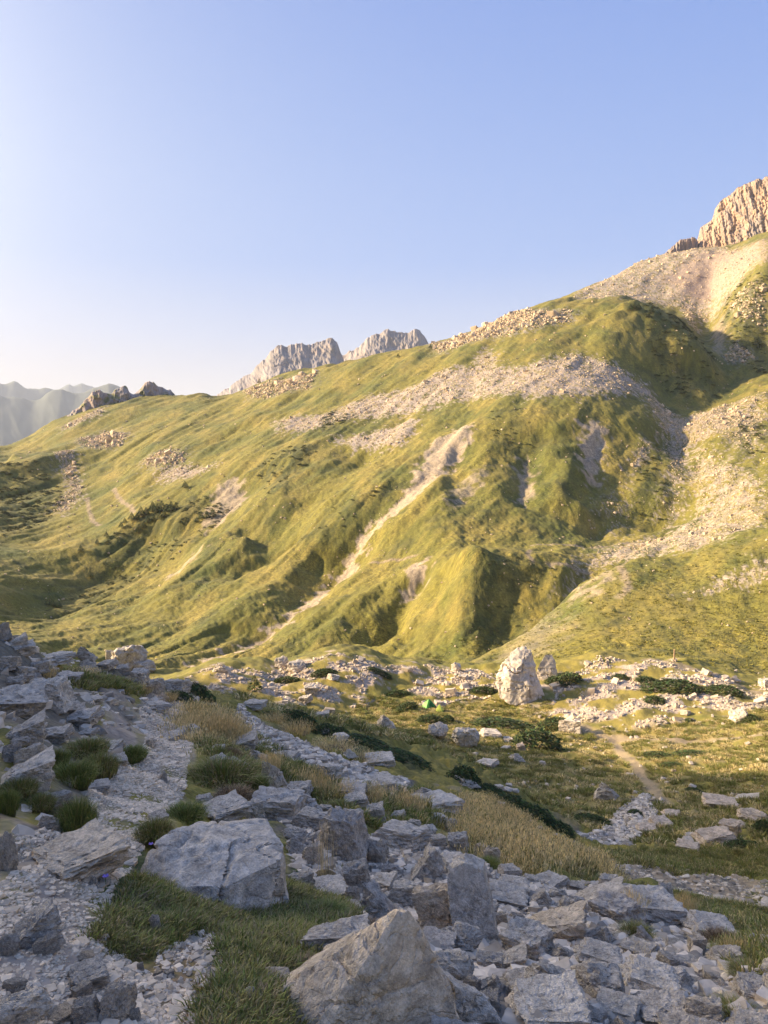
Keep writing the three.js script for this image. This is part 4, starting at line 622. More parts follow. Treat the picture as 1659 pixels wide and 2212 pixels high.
// rubble of the stony ridge, of the far scree, and stones strewn over the hillside
{
  const R = rng(81), lists = PEBBLE.map(() => []);
  for (const s of SURF.filter(s => s.k === 'moraine')) for (let i = 0; i < 5200 * s.a; i++) {
    const [x, z] = pick(s.A, R); if (fbm(x / 9 + 3, z / 6, 3) < -.10 + .2 * R()) continue;
    const q = lerp(.07, .30, R() ** 3) * (R() < .03 ? 2.6 : 1); lists[i % 5].push([x, groundY(x, z) + q * .2, z, q * (1 + .5 * R()), q * (.6 + .4 * R()), q, R() * 7, R() - .5, stoneCol(R, 1.1, .28, .56)]);
  }
  for (let i = 0; i < 420; i++) { const h = hit(900 + 759 * R(), 1440 + 300 * R(), HG, 1, 1); if (h.r < 62 || h.r > 150) continue; const q = .06 + .22 * R() ** 3; lists[i % 5].push([h.x, h.y + q * .2, h.z, q * 1.3, q * .7, q, R() * 7, .3, stoneCol(R, .8, .34, .56)]); }
  lists.forEach((l, i) => scatter('ridge_rubble', PEBBLE[i], l));
}
{
  const R = rng(82), lists = PEBBLE.map(() => []);
  for (const s of SURF.filter(s => s.k === 'scree' || s.k === 'rock')) {
    const b = s.A.box, n = Math.min(9000, (b[1] - b[0]) * (b[3] - b[2]) * .4 * s.a);
    for (let i = 0; i < n; i++) {
      const [x, z] = pick(s.A, R); if (inside(s.A, x, z, 0) < 9 * R() ** 2 + 6 * fbm(x / 12, z / 12, 3) + 1 - 2 * s.a * R()) continue; const r = Math.hypot(x, z), q = lerp(.10, .42, R() ** 3) * (R() < .03 ? 3 : 1) * clamp(r / 450, .6, 1.5) * (s.k === 'rock' ? 1.8 : 1);
      lists[i % 5].push([x, groundY(x, z) + q * .25, z, q * (1 + .5 * R()), q * (.6 + .5 * R()), q, R() * 7, R() - .5, stoneCol(R, 2.3, .26, .54)]);
    }
  }
  for (let i = 0; i < 5000; i++) {
    const h = hit(1659 * R(), 640 + 790 * R(), HG, 1, 1); if (h.r < 165 || h.r > 900) continue;
    const m = fbm(h.x / 30 + 70, h.z / 30, 3); if (R() > .25 + 1.8 * m) continue;
    const q = (.15 + .5 * R() ** 3) * clamp(h.r / 450, .5, 1.4); lists[i % 5].push([h.x, h.y + q * .25, h.z, q * 1.2, q * .8, q, R() * 7, R() - .5, stoneCol(R, 2.3, .26, .54)]);
  }
  lists.forEach((l, i) => scatter('hillside_rubble', PEBBLE[i], l));
}
console.log('rocks done', Date.now());

// ---------------------------------------------------------------- grass, shrubs, trees
function bladeMesh(n, seed, o) {           // blades over a low dome of radius 1; heights near 1
  const R = rng(seed), P = [], C = [];
  const quad = (a, b, c, d, col) => { P.push(...a, ...b, ...c, ...b, ...d, ...c); for (let i = 0; i < 6; i++) C.push(...col); };
  for (let i = 0; i < n; i++) {
    const th = R() * 6.2832, rad = Math.sqrt(R()) * (o.base ?? .9), bx = Math.cos(th) * rad, bz = Math.sin(th) * rad, by = (o.dome ?? 0) * Math.sqrt(Math.max(0, 1 - rad * rad));
    const L = (o.len ?? 1) * (.55 + .6 * R()), out = (o.out ?? .5) * (.3 + rad) * (.5 + R()), dir = th + (R() - .5) * 1.6, w = (o.w ?? .03) * (.7 + .6 * R()), f = R() * 6.28, wx = Math.cos(f) * w, wz = Math.sin(f) * w;
    const m = [bx + Math.cos(dir) * out * L * .35, by + L * .6, bz + Math.sin(dir) * out * L * .35], t = [bx + Math.cos(dir) * out * L, by + L * (1 - .25 * out), bz + Math.sin(dir) * out * L];
    const k = .7 + .6 * R(), c = o.cols[Math.floor(R() * o.cols.length)].map(v => v * k);
    quad([bx - wx, by - .05, bz - wz], [bx + wx, by - .05, bz + wz], [m[0] - wx * .8, m[1], m[2] - wz * .8], [m[0] + wx * .8, m[1], m[2] + wz * .8], c);
    if (o.head) { const hw = o.head; quad([m[0] - wx * .4, m[1], m[2] - wz * .4], [m[0] + wx * .4, m[1], m[2] + wz * .4], [t[0] - wx * .4, t[1], t[2] - wz * .4], [t[0] + wx * .4, t[1], t[2] + wz * .4], c); quad([t[0] - hw, t[1] - .12, t[2]], [t[0] + hw, t[1] - .12, t[2]], [t[0] - hw * .4, t[1] + .08, t[2] + hw], [t[0] + hw * .4, t[1] + .08, t[2] + hw], c.map(v => v * 1.1)); }
    else { P.push(m[0] - wx * .8, m[1], m[2] - wz * .8, m[0] + wx * .8, m[1], m[2] + wz * .8, ...t); for (let q = 0; q < 3; q++) C.push(...c); }
  }
  const g = new THREE.BufferGeometry(); g.setAttribute('position', new THREE.Float32BufferAttribute(P, 3)); g.setAttribute('color', new THREE.Float32BufferAttribute(C, 3)); g.computeVertexNormals();
  return g;
}
const bladeMat = new THREE.MeshPhysicalMaterial({ vertexColors: true, side: THREE.DoubleSide, roughness: .85, transmission: .25, thickness: 0 });
const plantMat = new THREE.MeshStandardMaterial({ vertexColors: true, side: THREE.DoubleSide, roughness: .9 });
const GREEN = [[.17, .205, .036], [.21, .225, .042], [.125, .155, .028], [.27, .235, .075]], OLIVE = [[.24, .22, .055], [.31, .255, .075], [.18, .175, .036], [.36, .275, .12]], STRAW = [[.68, .52, .23], [.76, .60, .29], [.58, .42, .18], [.72, .57, .31]], BROWN = [[.22, .14, .08], [.34, .23, .12], [.16, .11, .06], [.42, .30, .16]];
const TUSS = {
  green: [1, 2].map(s => bladeMesh(1500, s, { cols: GREEN, dome: .34, len: .6, out: .95, w: .011 })), olive: [3, 4].map(s => bladeMesh(1500, s, { cols: [...OLIVE, ...GREEN, BROWN[1]], dome: .38, len: .52, out: 1.05, w: .011 })),
  straw: [5, 6].map(s => bladeMesh(420, s, { cols: STRAW, dome: .12, len: .85, out: .45, w: .010, head: .016 })), brown: [7, 8].map(s => bladeMesh(1200, s, { cols: BROWN, dome: .45, len: .42, out: 1.1, w: .011 })), long: [9].map(s => bladeMesh(260, s, { cols: [[.12, .20, .03], [.16, .25, .04], [.10, .16, .03]], dome: .1, len: 1.0, out: .95, w: .02, base: .35 })), stems: [10].map(s => bladeMesh(60, s, { cols: STRAW, dome: 0, len: 1, out: .22, w: .006, head: .018, base: .6 })),
};
const moundGeo = (() => { const g = new THREE.SphereGeometry(1, 20, 8, 0, 6.2832, 0, 1.75); const p = g.attributes.position; for (let i = 0; i < p.count; i++) { const k = .9 + .16 * fbm3(p.getX(i) * 1.6, p.getY(i) * 1.6, p.getZ(i) * 1.6, 3); p.setXYZ(i, p.getX(i) * k, p.getY(i) * k, p.getZ(i) * k); } g.computeVertexNormals(); return g; })();
const moundMat = { green: [.07, .075, .02], olive: [.10, .085, .03], straw: [.20, .15, .07], brown: [.13, .085, .05], long: [.07, .08, .02], stems: [.2, .15, .07] };
for (const k in moundMat) moundMat[k] = new THREE.MeshStandardMaterial({ color: lin(...moundMat[k]), roughness: 1, bumpMap: soilBump, bumpScale: .02 });
function tussock(px, py, w, h, type, label, group) {
  const q = hit(px, py), k = q.depth / PF, W = w * k / 2, dip = Math.atan(Math.abs(ray(px, py).t)), H = Math.max(.25 * W, (h * k - W * .8 * Math.sin(dip)) / Math.cos(dip));
  const o = new THREE.Group(), x = q.x + Math.sin(q.az) * W * .6, z = q.z - Math.cos(q.az) * W * .6;
  const list = TUSS[type], m = new THREE.Mesh(moundGeo, moundMat[type]), b = new THREE.Mesh(list[Math.round(px) % list.length], plantMat);
  const tall = type === 'straw' || type === 'long' || type === 'stems';
  m.name = 'root_mound'; b.name = 'blades'; m.scale.set(W * .82, H * (tall ? .16 : .36), W * .8); b.scale.set(W, H, W);
  o.add(m, b); o.position.set(x, Math.min(groundY(x, z), q.y) - .01, z); o.rotation.y = px;
  return tag(add(o, 'grass_tussock'), label, 'grass tussock', group);
}
[[545, 1945, 130, 78, 'long', 'bright green tussock of long arching blades below the cracked slab boulder'],
 [480, 1700, 150, 84, 'olive', 'broad olive grass tussock on the path edge above the pale blocks'], [545, 1715, 70, 56, 'green', 'green tussock against the right side of the broad olive one'], [505, 1752, 90, 70, 'brown', 'brown dead grass mound hanging over a pale block'],
 [400, 1775, 90, 50, 'green', 'small leafy green clump between path and pale block'], [335, 1830, 80, 72, 'olive', 'olive grass tuft at the upper end of the cracked slab boulder'],
 [170, 1815, 76, 110, 'green', 'tall green tussock at the corner of the path'], [145, 1770, 54, 50, 'brown', 'brown tuft above the tall green tussock'], [160, 1700, 90, 70, 'green', 'dark green grass mound in the stony bank'], [215, 1690, 80, 76, 'olive', 'olive grass mound beside the path in the bank'], [285, 1648, 66, 42, 'green', 'small green mound jutting onto the path'], [190, 1640, 90, 54, 'olive', 'olive grass mound under the flat rock'], [40, 1730, 80, 60, 'olive', 'yellowish grass mound below the long pale slab'], [85, 1755, 66, 50, 'olive', 'yellow green grass clump next to a white stone'], [15, 1760, 50, 70, 'green', 'green grass clump on the lower bank'], [120, 1660, 60, 50, 'green', 'green clump between two bank rocks'],
 [430, 1590, 90, 52, 'straw', 'pale straw tussock on the hummock beside the path'], [470, 1592, 100, 62, 'straw', 'large golden straw tussock on the hummock beside the path'], [505, 1606, 70, 40, 'straw', 'straw tussock at the right end of the hummock'], [500, 1650, 46, 48, 'brown', 'reddish dry tuft in front of an upright block'], [585, 1665, 44, 44, 'straw', 'dry tuft against a pointed block'], [100, 1465, 46, 26, 'straw', 'pinkish dry grass tuft on the stony bank'], [180, 1460, 60, 20, 'straw', 'dry grass strip on the bank crest'], [310, 1498, 46, 22, 'straw', 'dry tuft at the crest by the path'], [360, 1515, 50, 22, 'straw', 'straw tuft below the crest boulders'],
 [660, 1705, 90, 50, 'straw', 'straw tussock beside the leaning slab'], [715, 1725, 90, 56, 'straw', 'rust tinted straw tussock between two blocks'], [790, 1735, 80, 46, 'straw', 'straw tussock beside the bluish slab'], [840, 1740, 90, 44, 'straw', 'straw tussock left of the flat-topped pale boulder'], [890, 1755, 60, 40, 'straw', 'straw tuft touching the flat-topped pale boulder'], [735, 1755, 50, 36, 'olive', 'olive tuft among straw by the upright block'],
 [590, 1560, 60, 22, 'straw', 'straw tuft by the dark creeping shrubs'], [640, 1585, 70, 30, 'straw', 'orange brown grass tuft by the dark creeping shrubs'], [720, 1620, 90, 30, 'straw', 'pale grass strip on the edge of the gravel strip'], [780, 1650, 80, 24, 'straw', 'pale grass tuft below the pointed pale rock'],
 [702, 1905, 80, 110, 'stems', 'tall thin straw stems in front of an upright block'], [790, 2010, 70, 36, 'brown', 'brown grass tuft above the bluish block'], [700, 1985, 90, 40, 'green', 'green grass at the lower edge of the scree'], [650, 2110, 90, 44, 'brown', 'pale dead grass mat beside the ridged boulder'], [1055, 1875, 50, 24, 'green', 'green tuft below the brownish boulders'], [870, 1785, 40, 26, 'olive', 'olive cushion among the blocks below the pale boulder'],
 [1370, 1985, 50, 56, 'straw', 'pinkish dry tussock among the scree blocks'], [1408, 1985, 50, 56, 'straw', 'dry tussock right beside the pinkish one'], [1375, 2030, 70, 44, 'olive', 'olive tussock below the dry pair'], [1480, 1980, 40, 48, 'straw', 'golden straw tuft at the edge of the scree'], [1555, 2050, 76, 56, 'brown', 'brown dry tussock below a long block'], [1590, 2075, 70, 46, 'straw', 'dry grass strip at the outer edge of the scree'], [1560, 2080, 90, 30, 'olive', 'olive turf at the outer edge of the scree'], [1620, 2110, 90, 34, 'olive', 'olive turf below the dry grass strip'], [1480, 2205, 70, 44, 'olive', 'olive turf left of the white block'], [1590, 2210, 110, 50, 'olive', 'olive turf right of the white block'], [1390, 2075, 70, 40, 'stems', 'sparse straw stems between scree slabs'], [1600, 2125, 70, 44, 'stems', 'sparse straw stems over an outer slab'], [1450, 2175, 50, 40, 'stems', 'short straw stems beside the light slab'],
].forEach(t => tussock(...t));
// turf nobody could count
function turf(name, geos, A, n, seed, size, cols, test, rMin = 0) {
  const R = rng(seed), lists = geos.map(() => []);
  for (let i = 0; i < n; i++) { let [x, z] = pick(A, R); x += (R() - .5) * size * 3; z += (R() - .5) * size * 3; if (test && !test(x, z, R)) continue; const s = size * (.6 + .8 * R()), k = .8 + .45 * R(); lists[i % geos.length].push([x, groundY(x, z) - .004, z, s * 1.3, s * (.7 + .6 * R()), s * 1.3, R() * 6.28, .15, [k, k, k]]); }
  lists.forEach((l, i) => l.length && scatter(name, geos[i], l, plantMat));
}
const turfGeo = [bladeMesh(60, 31, { cols: GREEN, len: 1, out: .6, w: .05 }), bladeMesh(60, 32, { cols: OLIVE, len: 1, out: .7, w: .05 }), bladeMesh(60, 33, { cols: [...GREEN, ...OLIVE], len: .8, out: .8, w: .05 })];
const strawGeo = [bladeMesh(26, 34, { cols: STRAW, len: 1, out: .35, w: .014, head: .03 }), bladeMesh(26, 35, { cols: [...STRAW, ...OLIVE], len: .9, out: .45, w: .016, head: .03 })];
turf('turf', [...turfGeo, turfGeo[1], bladeMesh(60, 37, { cols: [...BROWN, ...OLIVE], len: .7, out: 1.0, w: .04 })], SURF.find(s => s.k === 'green').A, 6500, 91, .030, null, (x, z, R) => true);
const strawAreas = SURF.filter(s => s.k === 'straw');
turf('straw_grass', strawGeo, strawAreas[0].A, 4200, 92, .14, null, (x, z, R) => fbm(x / 1.6, z / 1.6, 3) > -.14 + .5 * (R() - .5));
turf('slope_turf', turfGeo, strawAreas[0].A, 700, 93, .08);
turf('straw_grass', strawGeo, strawAreas[2].A, 500, 94, .16);
turf('slope_grass', [...turfGeo, strawGeo[1]], area([[1250, 1900], [1400, 1925], [1659, 1975], [2000, 2000], [2100, 2140], [1659, 2110], [1500, 1990], [1400, 1935]]), 4200, 95, .05);
turf('slope_grass', [...turfGeo, strawGeo[1]], area([[430, 1540], [560, 1600], [640, 1665], [760, 1695], [900, 1720], [980, 1750], [900, 1790], [760, 1780], [640, 1700], [450, 1650]]), 1500, 96, .09);
turf('bank_grass', turfGeo, area([[130, 1455], [300, 1490], [260, 1500], [190, 1490]]), 500, 97, .10);
// meadow: low tufts in patches of green and straw
{
  const A = area([[480, 1480, 60], [620, 1490, 60], [1000, 1500, 60], [1200, 1510, 60], [1659, 1530, 60], [1659, 1840, 40], [1400, 1840, 42], [1250, 1780, 52], [1050, 1700, 50], [800, 1620, 40], [600, 1562, 32], [480, 1530, 30]]);
  const stony = SURF.filter(s => s.id === 'gravel_patch' || s.k === 'trod' || s.k === 'moraine').map(s => s.A), tr = TRAILS.slice(7), dryGround = (x, z) => !stony.some(a => inside(a, x, z, 0) > 0) && !tr.some(t => { const q = along(t.A, x, z, 3); return q && q[0] < t.w + .2; });
  turf('meadow_grass', turfGeo, A, 16000, 98, .26, null, (x, z, R) => dryGround(x, z) && fbm(x / 6, z / 4, 3) < .02 + .3 * (R() - .5));
  turf('meadow_straw', [bladeMesh(50, 36, { cols: [...STRAW, ...OLIVE], len: .8, out: .9, w: .05 })], A, 9000, 99, .24, null, (x, z, R) => dryGround(x, z) && fbm(x / 6, z / 4, 3) > -.08 + .3 * (R() - .5));
}
turf('slope_grass', [...turfGeo, strawGeo[1]], area([[1280, 1845, 20], [1400, 1835, 25], [1659, 1835, 25], [1659, 1905], [1450, 1895], [1330, 1870]]), 3200, 100, .13);
{ // turf on the sunny slope behind the ridge and at the foot of the hillside
  const R = rng(403), lists = [[], []];
  for (let i = 0; i < 9000; i++) { const h = hit(1659 * R(), 1160 + 300 * R(), HG, 1, 1); if (h.r < 145 || h.r > 240 || h.x < 10) continue; const q = .2 + .3 * R() ** 2, k = .8 + .3 * R(); lists[i % 2].push([h.x, h.y - .03, h.z, q * 1.6, q * .8, q * 1.6, R() * 7, .1, [k, k, k]]); }
  lists.forEach((l, i) => scatter('hillside_turf', bladeMesh(22, 420 + i, { cols: [COL.grass, COL.grass, COL.lush], len: .6, out: .9, w: .12 }), l, plantMat));
}
// creeping juniper: sprays of small needled faces through a low dome, on woody stems
function foliage(seed, n, o) {
  const R = rng(seed), P = [], C = [];
  for (let i = 0; i < n; i++) {
    const th = R() * 6.2832, ph = Math.acos(R()), rad = .55 + .45 * Math.sqrt(R()), bump = 1 + .28 * fbm3(Math.cos(th) * 1.8 + seed, Math.cos(ph) * 1.8, Math.sin(th) * 1.8, 3);
    const x = Math.sin(ph) * Math.cos(th) * rad * bump, y = Math.cos(ph) * rad * bump, z = Math.sin(ph) * Math.sin(th) * rad * bump, s = (o.s ?? .085) * (.6 + .8 * R());
    const c = o.cols[Math.floor(R() * o.cols.length)].map(v => v * (.7 + .6 * R()));
    for (let t = 0; t < 2; t++) { for (let q = 0; q < 3; q++) { P.push(x + (R() - .5) * 2 * s, y + (R() - .3) * 1.6 * s, z + (R() - .5) * 2 * s); C.push(...c); } }
  }
  const g = new THREE.BufferGeometry(); g.setAttribute('position', new THREE.Float32BufferAttribute(P, 3)); g.setAttribute('color', new THREE.Float32BufferAttribute(C, 3)); g.computeVertexNormals(); return g;
}
const JUN = [[.055, .08, .024], [.08, .11, .03], [.045, .06, .02], [.125, .15, .045]];
const junGeo = [0, 1, 2, 3].map(i => foliage(200 + i, 1500, { cols: JUN }));
const stemGeo = mergeGeometries([0, 1, 2, 3, 4].map(i => { const a = i * 1.3, c = new THREE.CatmullRomCurve3([new THREE.Vector3(0, -.1, 0), new THREE.Vector3(Math.cos(a) * .3, .12, Math.sin(a) * .3), new THREE.Vector3(Math.cos(a) * .7, .35, Math.sin(a) * .7)]); return new THREE.TubeGeometry(c, 5, .025, 5); }));
const barkMat = new THREE.MeshStandardMaterial({ color: lin(.09, .065, .05), roughness: 1 });
function shrub(px, py, w, h, label, group) {
  const q = hit(px, py), k = q.depth / PF, W = w * k / 2, dip = Math.atan(Math.abs(ray(px, py).t)), D = Math.min(W, Math.max(h * k * .9, W * .5));
  const H = Math.max(.22 * W, (h * k - D * Math.sin(dip)) / Math.cos(dip)), o = new THREE.Group(), f = new THREE.Mesh(junGeo[Math.round(px + py) % 4], plantMat), s = new THREE.Mesh(stemGeo, barkMat);
  f.name = 'foliage'; s.name = 'stem'; f.scale.set(W, H, D); s.scale.set(W * .8, H * .8, D * .8); f.rotation.y = 0; o.add(f, s);
  const x = q.x + Math.sin(q.az) * D * .7, z = q.z - Math.cos(q.az) * D * .7, e = .5; o.position.set(x, Math.min(groundY(x, z), q.y + .1), z);
  const hx = groundY(x + W * e * Math.cos(q.az), z + W * e * Math.sin(q.az)) - groundY(x - W * e * Math.cos(q.az), z - W * e * Math.sin(q.az));
  o.rotation.set(0, -q.az, Math.atan2(hx, 2 * W * e), 'YXZ');
  return tag(add(o, 'juniper_shrub'), label, 'shrub', group);
}
[[1000, 1694, 80, 58, 'dark round juniper shrub standing at the edge of the hollow'], [1160, 1620, 112, 58, 'large dark juniper shrub with a pink stone in it'], [1090, 1574, 140, 22, 'long flat juniper mat behind the large dark shrub'], [1200, 1578, 80, 34, 'juniper shrub touching the white boulder at its end'], [930, 1562, 64, 22, 'low juniper mat in the meadow below the tents'], [968, 1562, 28, 18, 'small juniper bush right of the mat below the tents'], [1060, 1722, 80, 30, 'juniper on the dark bank, next to the round shrub'], [1110, 1745, 90, 34, 'juniper in the middle of the dark bank above the straw slope'], [1155, 1770, 90, 34, 'juniper in the lower half of the dark bank above the straw slope'], [1205, 1796, 80, 28, 'juniper at the lower end of the dark bank'], [425, 1502, 90, 36, 'dark juniper shrub at the crest beside the path'], [390, 1515, 66, 24, 'low dark juniper under the crest shrub'], [590, 1556, 80, 26, 'dark creeping juniper at the top of the green slope'], [650, 1572, 96, 36, 'dark juniper in the middle of the green slope edge'], [705, 1586, 56, 26, 'round dark juniper beside a white rock on the green slope'], [735, 1588, 44, 22, 'small juniper right of the white rock on the green slope'], [790, 1612, 130, 28, 'wide juniper mat on the green slope'], [870, 1646, 140, 30, 'wide juniper mat at the foot of the green slope'], [1196, 1482, 40, 24, 'dark juniper between the two huge white boulders'], [1225, 1482, 70, 30, 'juniper to the right of the leaning white boulder'], [1450, 1500, 130, 36, 'broad dark juniper mat on the stony ridge'], [1400, 1480, 60, 18, 'juniper at the upper edge of the broad mat on the ridge'], [1560, 1502, 90, 26, 'juniper mat at the far side of the stony ridge'], [1340, 1470, 40, 14, 'small lone juniper in the rubble'], [1415, 1522, 50, 20, 'juniper bush in the rubble below the broad mat'], [1615, 1563, 52, 20, 'dark shrub leaning on the dome shaped boulder'], [1488, 1562, 26, 14, 'small dark bush at the lower edge of the rubble'], [1425, 1638, 72, 18, 'dark juniper mat in the straw meadow beside the trail'], [1490, 1634, 80, 16, 'second dark juniper mat in the straw meadow'], [1450, 1658, 54, 13, 'small juniper mat below the pair in the straw meadow'], [1280, 1780, 86, 24, 'green mat growing at the edge of the gravel patch'], [1372, 1760, 32, 14, 'small green clump in the gravel patch'], [1600, 1835, 80, 26, 'dark shrub below the pinkish rock rib'], [1650, 1800, 46, 36, 'dark shrub beside the pinkish rounded outcrop'], [1500, 1712, 40, 12, 'dark bush in the meadow above the rock ledges'], [880, 1536, 50, 20, 'dark bush left of the tents'], [860, 1505, 60, 16, 'juniper patch high on the stony ridge'], [1045, 1500, 60, 18, 'juniper patch left of the huge white boulder'], [620, 1475, 60, 16, 'green shrub patch on the sunny side of the ridge'], [700, 1462, 60, 18, 'green shrub patch below the ridge top'], [820, 1460, 60, 14, 'green shrub patch right of the ridge top']
].forEach(t => shrub(t[0], t[1], t[2], t[3], t[4], 'junipers'));
// conifers
function coniferCrown(seed) {
  const R = rng(seed), P = [], C = [];
  for (let i = 0; i < 900; i++) { const t = R() ** .8, y = .12 + .88 * t, rad = (1 - t) * (.75 + .35 * R()) * .32 + .02, th = R() * 6.28, x = Math.cos(th) * rad, z = Math.sin(th) * rad, s = .085 * (1.15 - t), c = JUN[i % 4].map(v => v * (.7 + .6 * R())); for (let q = 0; q < 3; q++) { P.push(x + (R() - .5) * 2 * s, y - .03 * R() + (R() - .5) * s, z + (R() - .5) * 2 * s); C.push(...c); } }
  const g = new THREE.BufferGeometry(); g.setAttribute('position', new THREE.Float32BufferAttribute(P, 3)); g.setAttribute('color', new THREE.Float32BufferAttribute(C, 3)); g.computeVertexNormals(); return g;
}
const crownGeo = [coniferCrown(301), coniferCrown(302)], trunkGeo = new THREE.CylinderGeometry(.012, .035, .9, 6).translate(0, .4, 0);
function conifer(px, py, h, label, group) {
  const q = hit(px, py), H = 1.25 * h * q.depth / PF, o = new THREE.Group(), c = new THREE.Mesh(crownGeo[Math.round(px) % 2], plantMat), t = new THREE.Mesh(trunkGeo, barkMat);
  c.name = 'crown'; t.name = 'trunk'; c.scale.set(H * 1.25, H, H * 1.25); t.scale.set(H, H, H); o.add(t, c); o.position.set(q.x, q.y - .03 * H, q.z); o.rotation.y = px;
  tag(add(o, 'conifer_tree'), label, 'tree', group);
}
conifer(550, 1492, 30, 'small dark conifer standing alone on the stony ridge');
conifer(1327, 1322, 10, 'tiny lone conifer on the yellow slope right of the gully'); conifer(400, 1054, 14, 'lone conifer on the sunny slope above the conifer grove');
for (const [x, y] of [[1362, 670], [1370, 668], [1379, 669], [1407, 676]]) conifer(x, y, 13, 'dark conifer near the top of the green dome below the cliff', 'conifers on the dome');
for (const [x, y, h] of [[285, 1124, 16], [296, 1122, 13], [305, 1114, 18], [316, 1112, 15], [330, 1106, 20], [340, 1106, 16], [350, 1104, 20], [360, 1106, 16], [370, 1103, 18], [380, 1100, 14], [320, 1128, 15], [332, 1125, 13], [300, 1150, 16], [310, 1140, 12], [345, 1120, 14], [355, 1116, 13], [270, 1130, 11], [262, 1140, 12]]) conifer(x, y, h, 'dark conifer in the grove on the hillside gully', 'conifer grove');
for (const [x, y, h] of [[435, 1122, 15], [447, 1120, 15], [460, 1116, 15], [425, 1128, 10]]) conifer(x, y, h, 'conifer below the bare earth scar on the left hillside', 'conifers below the scar');
for (const [x, y, h] of [[175, 1190, 12], [195, 1246, 12], [107, 1306, 18], [127, 1312, 14], [116, 1310, 12], [230, 1160, 11], [210, 1175, 10]]) conifer(x, y, h, 'scattered conifer low on the left hillside', 'scattered conifers');
for (const [x, y, h] of [[560, 824, 9], [590, 836, 8], [930, 752, 8], [860, 772, 8]]) conifer(x, y, h, 'tiny conifer by the skyline of the hillside', 'skyline conifers');
// shrubs that darken the far gullies, too many and too far to count
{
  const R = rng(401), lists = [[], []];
  for (const s of SURF.filter(s => s.k === 'scrub_shade')) { const b = s.A.box, n = Math.min(700, (b[1] - b[0]) * (b[3] - b[2]) * .05); for (let i = 0; i < n; i++) {
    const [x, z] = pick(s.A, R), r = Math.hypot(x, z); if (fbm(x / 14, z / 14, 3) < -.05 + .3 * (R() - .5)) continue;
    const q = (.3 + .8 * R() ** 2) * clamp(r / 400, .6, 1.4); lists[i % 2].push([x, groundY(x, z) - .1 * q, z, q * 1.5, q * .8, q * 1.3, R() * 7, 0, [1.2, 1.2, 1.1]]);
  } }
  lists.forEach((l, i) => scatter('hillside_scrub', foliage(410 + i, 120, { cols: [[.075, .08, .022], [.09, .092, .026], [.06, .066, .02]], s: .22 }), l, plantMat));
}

// ---------------------------------------------------------------- tents and small things
function tent(px, py, W, H, yaw, colA, colB, label) {
  const q = hit(px, py), o = new THREE.Group(), n = 24, m = 10;
  const skin = (u0, u1, name, col, open) => {        // a dome on two crossed poles; u runs round it, 4 corners
    const P = [], I = [];
    for (let i = 0; i <= n; i++) for (let j = 0; j <= m; j++) {
      const a = lerp(u0, u1, i / n) * 2 * Math.PI, t = j / m, c = Math.abs(Math.cos(2 * a)) ** .7, R = W / 2 * (.86 + .2 * (1 - c)) * (1 - t ** 1.55), sag = 1 - .06 * c * Math.sin(t * Math.PI);
      P.push(R * sag * Math.cos(a), H * t, R * sag * Math.sin(a) * .8);
    }
    for (let i = 0; i < n; i++) for (let j = 0; j < m; j++) { const a = i * (m + 1) + j, b = a + m + 1; I.push(a, a + 1, b, b, a + 1, b + 1); }
    const g = new THREE.BufferGeometry(); g.setAttribute('position', new THREE.Float32BufferAttribute(P, 3)); g.setIndex(I); g.computeVertexNormals();
    const k = new THREE.Mesh(g, new THREE.MeshPhysicalMaterial({ color: lin(...col), roughness: .6, side: THREE.DoubleSide, transmission: .25, thickness: 0 })); k.name = name; o.add(k); return k;
  };
  skin(0, .25, 'fly_panel', colB); skin(.25, .5, 'fly_panel', colA); skin(.5, .75, 'fly_panel', colA); skin(.75, 1, 'fly_panel', colB);
  for (const s of [1, -1]) { const pts = []; for (let i = 0; i <= 16; i++) { const t = i / 16 * Math.PI; pts.push(new THREE.Vector3(Math.cos(t) * W * .505 * .74, Math.sin(t) ** 1.25 * H * 1.012, s * Math.cos(t) * W * .505 * .60)); } const k = new THREE.Mesh(new THREE.TubeGeometry(new THREE.CatmullRomCurve3(pts), 30, .014, 6), new THREE.MeshStandardMaterial({ color: lin(.25, .26, .26), roughness: .5 })); k.name = 'pole_sleeve'; o.add(k); }
  const d = new THREE.Shape(); d.moveTo(-.32, 0); d.quadraticCurveTo(-.3, .7, 0, .72); d.quadraticCurveTo(.3, .7, .32, 0); const dm = new THREE.Mesh(new THREE.ExtrudeGeometry(d, { depth: .015, bevelEnabled: false }), new THREE.MeshStandardMaterial({ color: lin(...colB.map(v => v * .5)), roughness: .7 })); dm.name = 'door_flap'; dm.scale.set(W / 2, H, 1); dm.position.set(0, .01, W * .375); dm.rotation.x = -.5; o.add(dm);
  const fl = new THREE.Mesh(new THREE.CylinderGeometry(W * .46, W * .46, .04, 24).scale(1, 1, .82), new THREE.MeshStandardMaterial({ color: lin(.15, .16, .15), roughness: .9 })); fl.name = 'ground_sheet'; o.add(fl);
  o.position.set(q.x, q.y + .02, q.z - W * .3); o.position.y = groundY(o.position.x, o.position.z) + .02; o.rotation.y = yaw; tag(add(o, 'tent'), label, 'tent', 'tents pitched in the meadow');
}
tent(927, 1529, 2.3, 1.25, .5, [.20, .62, .06], [.02, .26, .05], 'green dome tent with a bright and a dark green side, pitched in the meadow');
tent(950, 1537, 1.45, 1.05, -.4, [.62, .70, .10], [.52, .62, .08], 'small yellow green dome tent beside the green one');
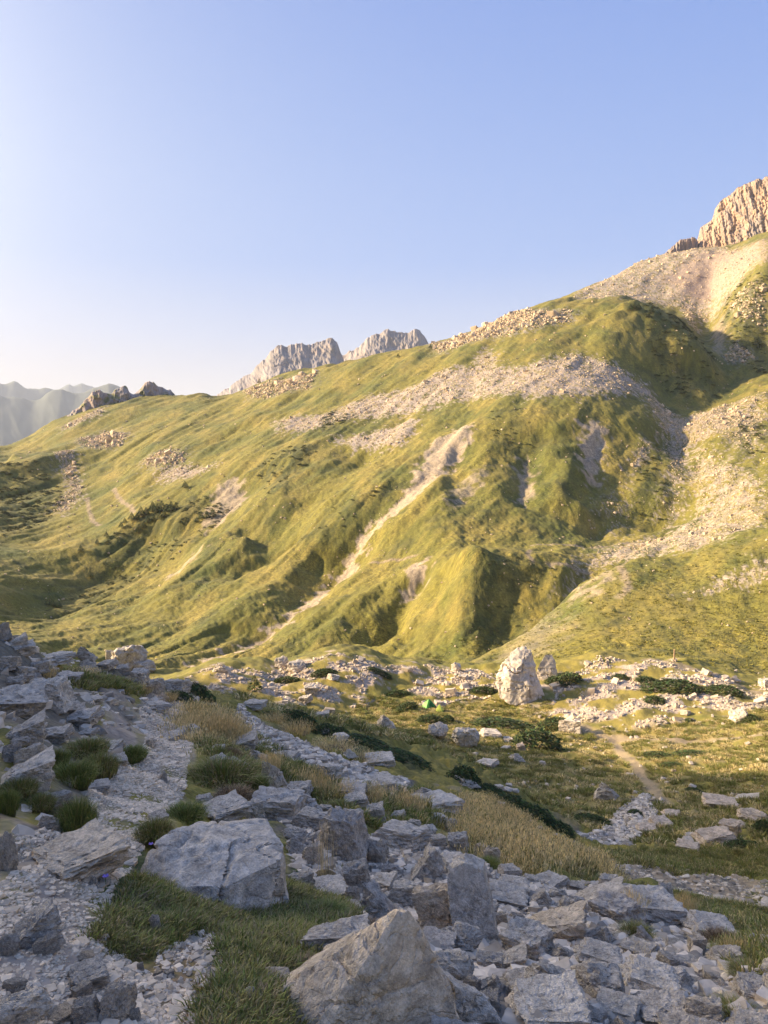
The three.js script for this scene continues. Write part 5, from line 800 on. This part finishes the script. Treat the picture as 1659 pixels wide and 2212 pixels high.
{ // upright marker on the ridge
  const q = hit(1456, 1427), o = new THREE.Group(), wood = new THREE.MeshStandardMaterial({ color: lin(.40, .27, .15), roughness: .9 });
  const p = new THREE.Mesh(new THREE.CylinderGeometry(.13, .19, 2.0, 8).translate(0, 1, 0), wood); p.name = 'post'; const c = new THREE.Mesh(new THREE.ConeGeometry(.16, .18, 8).translate(0, 2.08, 0), wood); c.name = 'post_cap'; o.add(p, c);
  for (let i = 0; i < 5; i++) { const s = new THREE.Mesh(VAR.block[i], tinted('warm')); s.name = 'stone'; s.scale.setScalar(.2); s.position.set(Math.cos(i * 1.26) * .34, .1, Math.sin(i * 1.26) * .34); o.add(s); }
  o.position.set(q.x, q.y, q.z); tag(add(o, 'marker_post'), 'brown upright marker post with stones round its foot on the ridge', 'post');
}
{ // bare log on the sunny side of the ridge
  const a = hit(505, 1520, HG, 60), b = hit(533, 1505, HG, 60), c = new THREE.CatmullRomCurve3([new THREE.Vector3(a.x, a.y + .15, a.z), new THREE.Vector3((a.x + b.x) / 2, (a.y + b.y) / 2 + .2, (a.z + b.z) / 2), new THREE.Vector3(b.x, b.y + .15, b.z)]);
  tag(add(new THREE.Mesh(new THREE.TubeGeometry(c, 12, .13, 7), barkMat), 'fallen_log'), 'thin dark log lying on the pale side of the stony ridge', 'log');
}
// small violet flowers at the path edge
for (const [x, y] of [[229, 1918], [327, 1842]]) {
  const q = hit(x, y), o = new THREE.Group(), st = new THREE.Mesh(new THREE.CylinderGeometry(.0012, .0016, .05, 5).translate(0, .025, 0), new THREE.MeshStandardMaterial({ color: lin(.1, .16, .04) })); st.name = 'stem'; o.add(st);
  for (let i = 0; i < 5; i++) { const p = new THREE.Mesh(new THREE.SphereGeometry(.009, 8, 6).scale(1, .3, .55).translate(.008, 0, 0), new THREE.MeshStandardMaterial({ color: lin(.34, .22, .62), roughness: .7 })); p.name = 'petal'; p.position.y = .052; p.rotation.set(0, i * 1.2566, .5, 'YXZ'); o.add(p); }
  o.position.set(q.x, q.y - .004, q.z); tag(add(o, 'violet_flower'), y > 1900 ? 'small violet flower by two white stones on the footpath edge' : 'small violet flower at the upper end of the cracked slab boulder', 'flower');
}
console.log('all done', Date.now());

renderer.render(scene, camera);
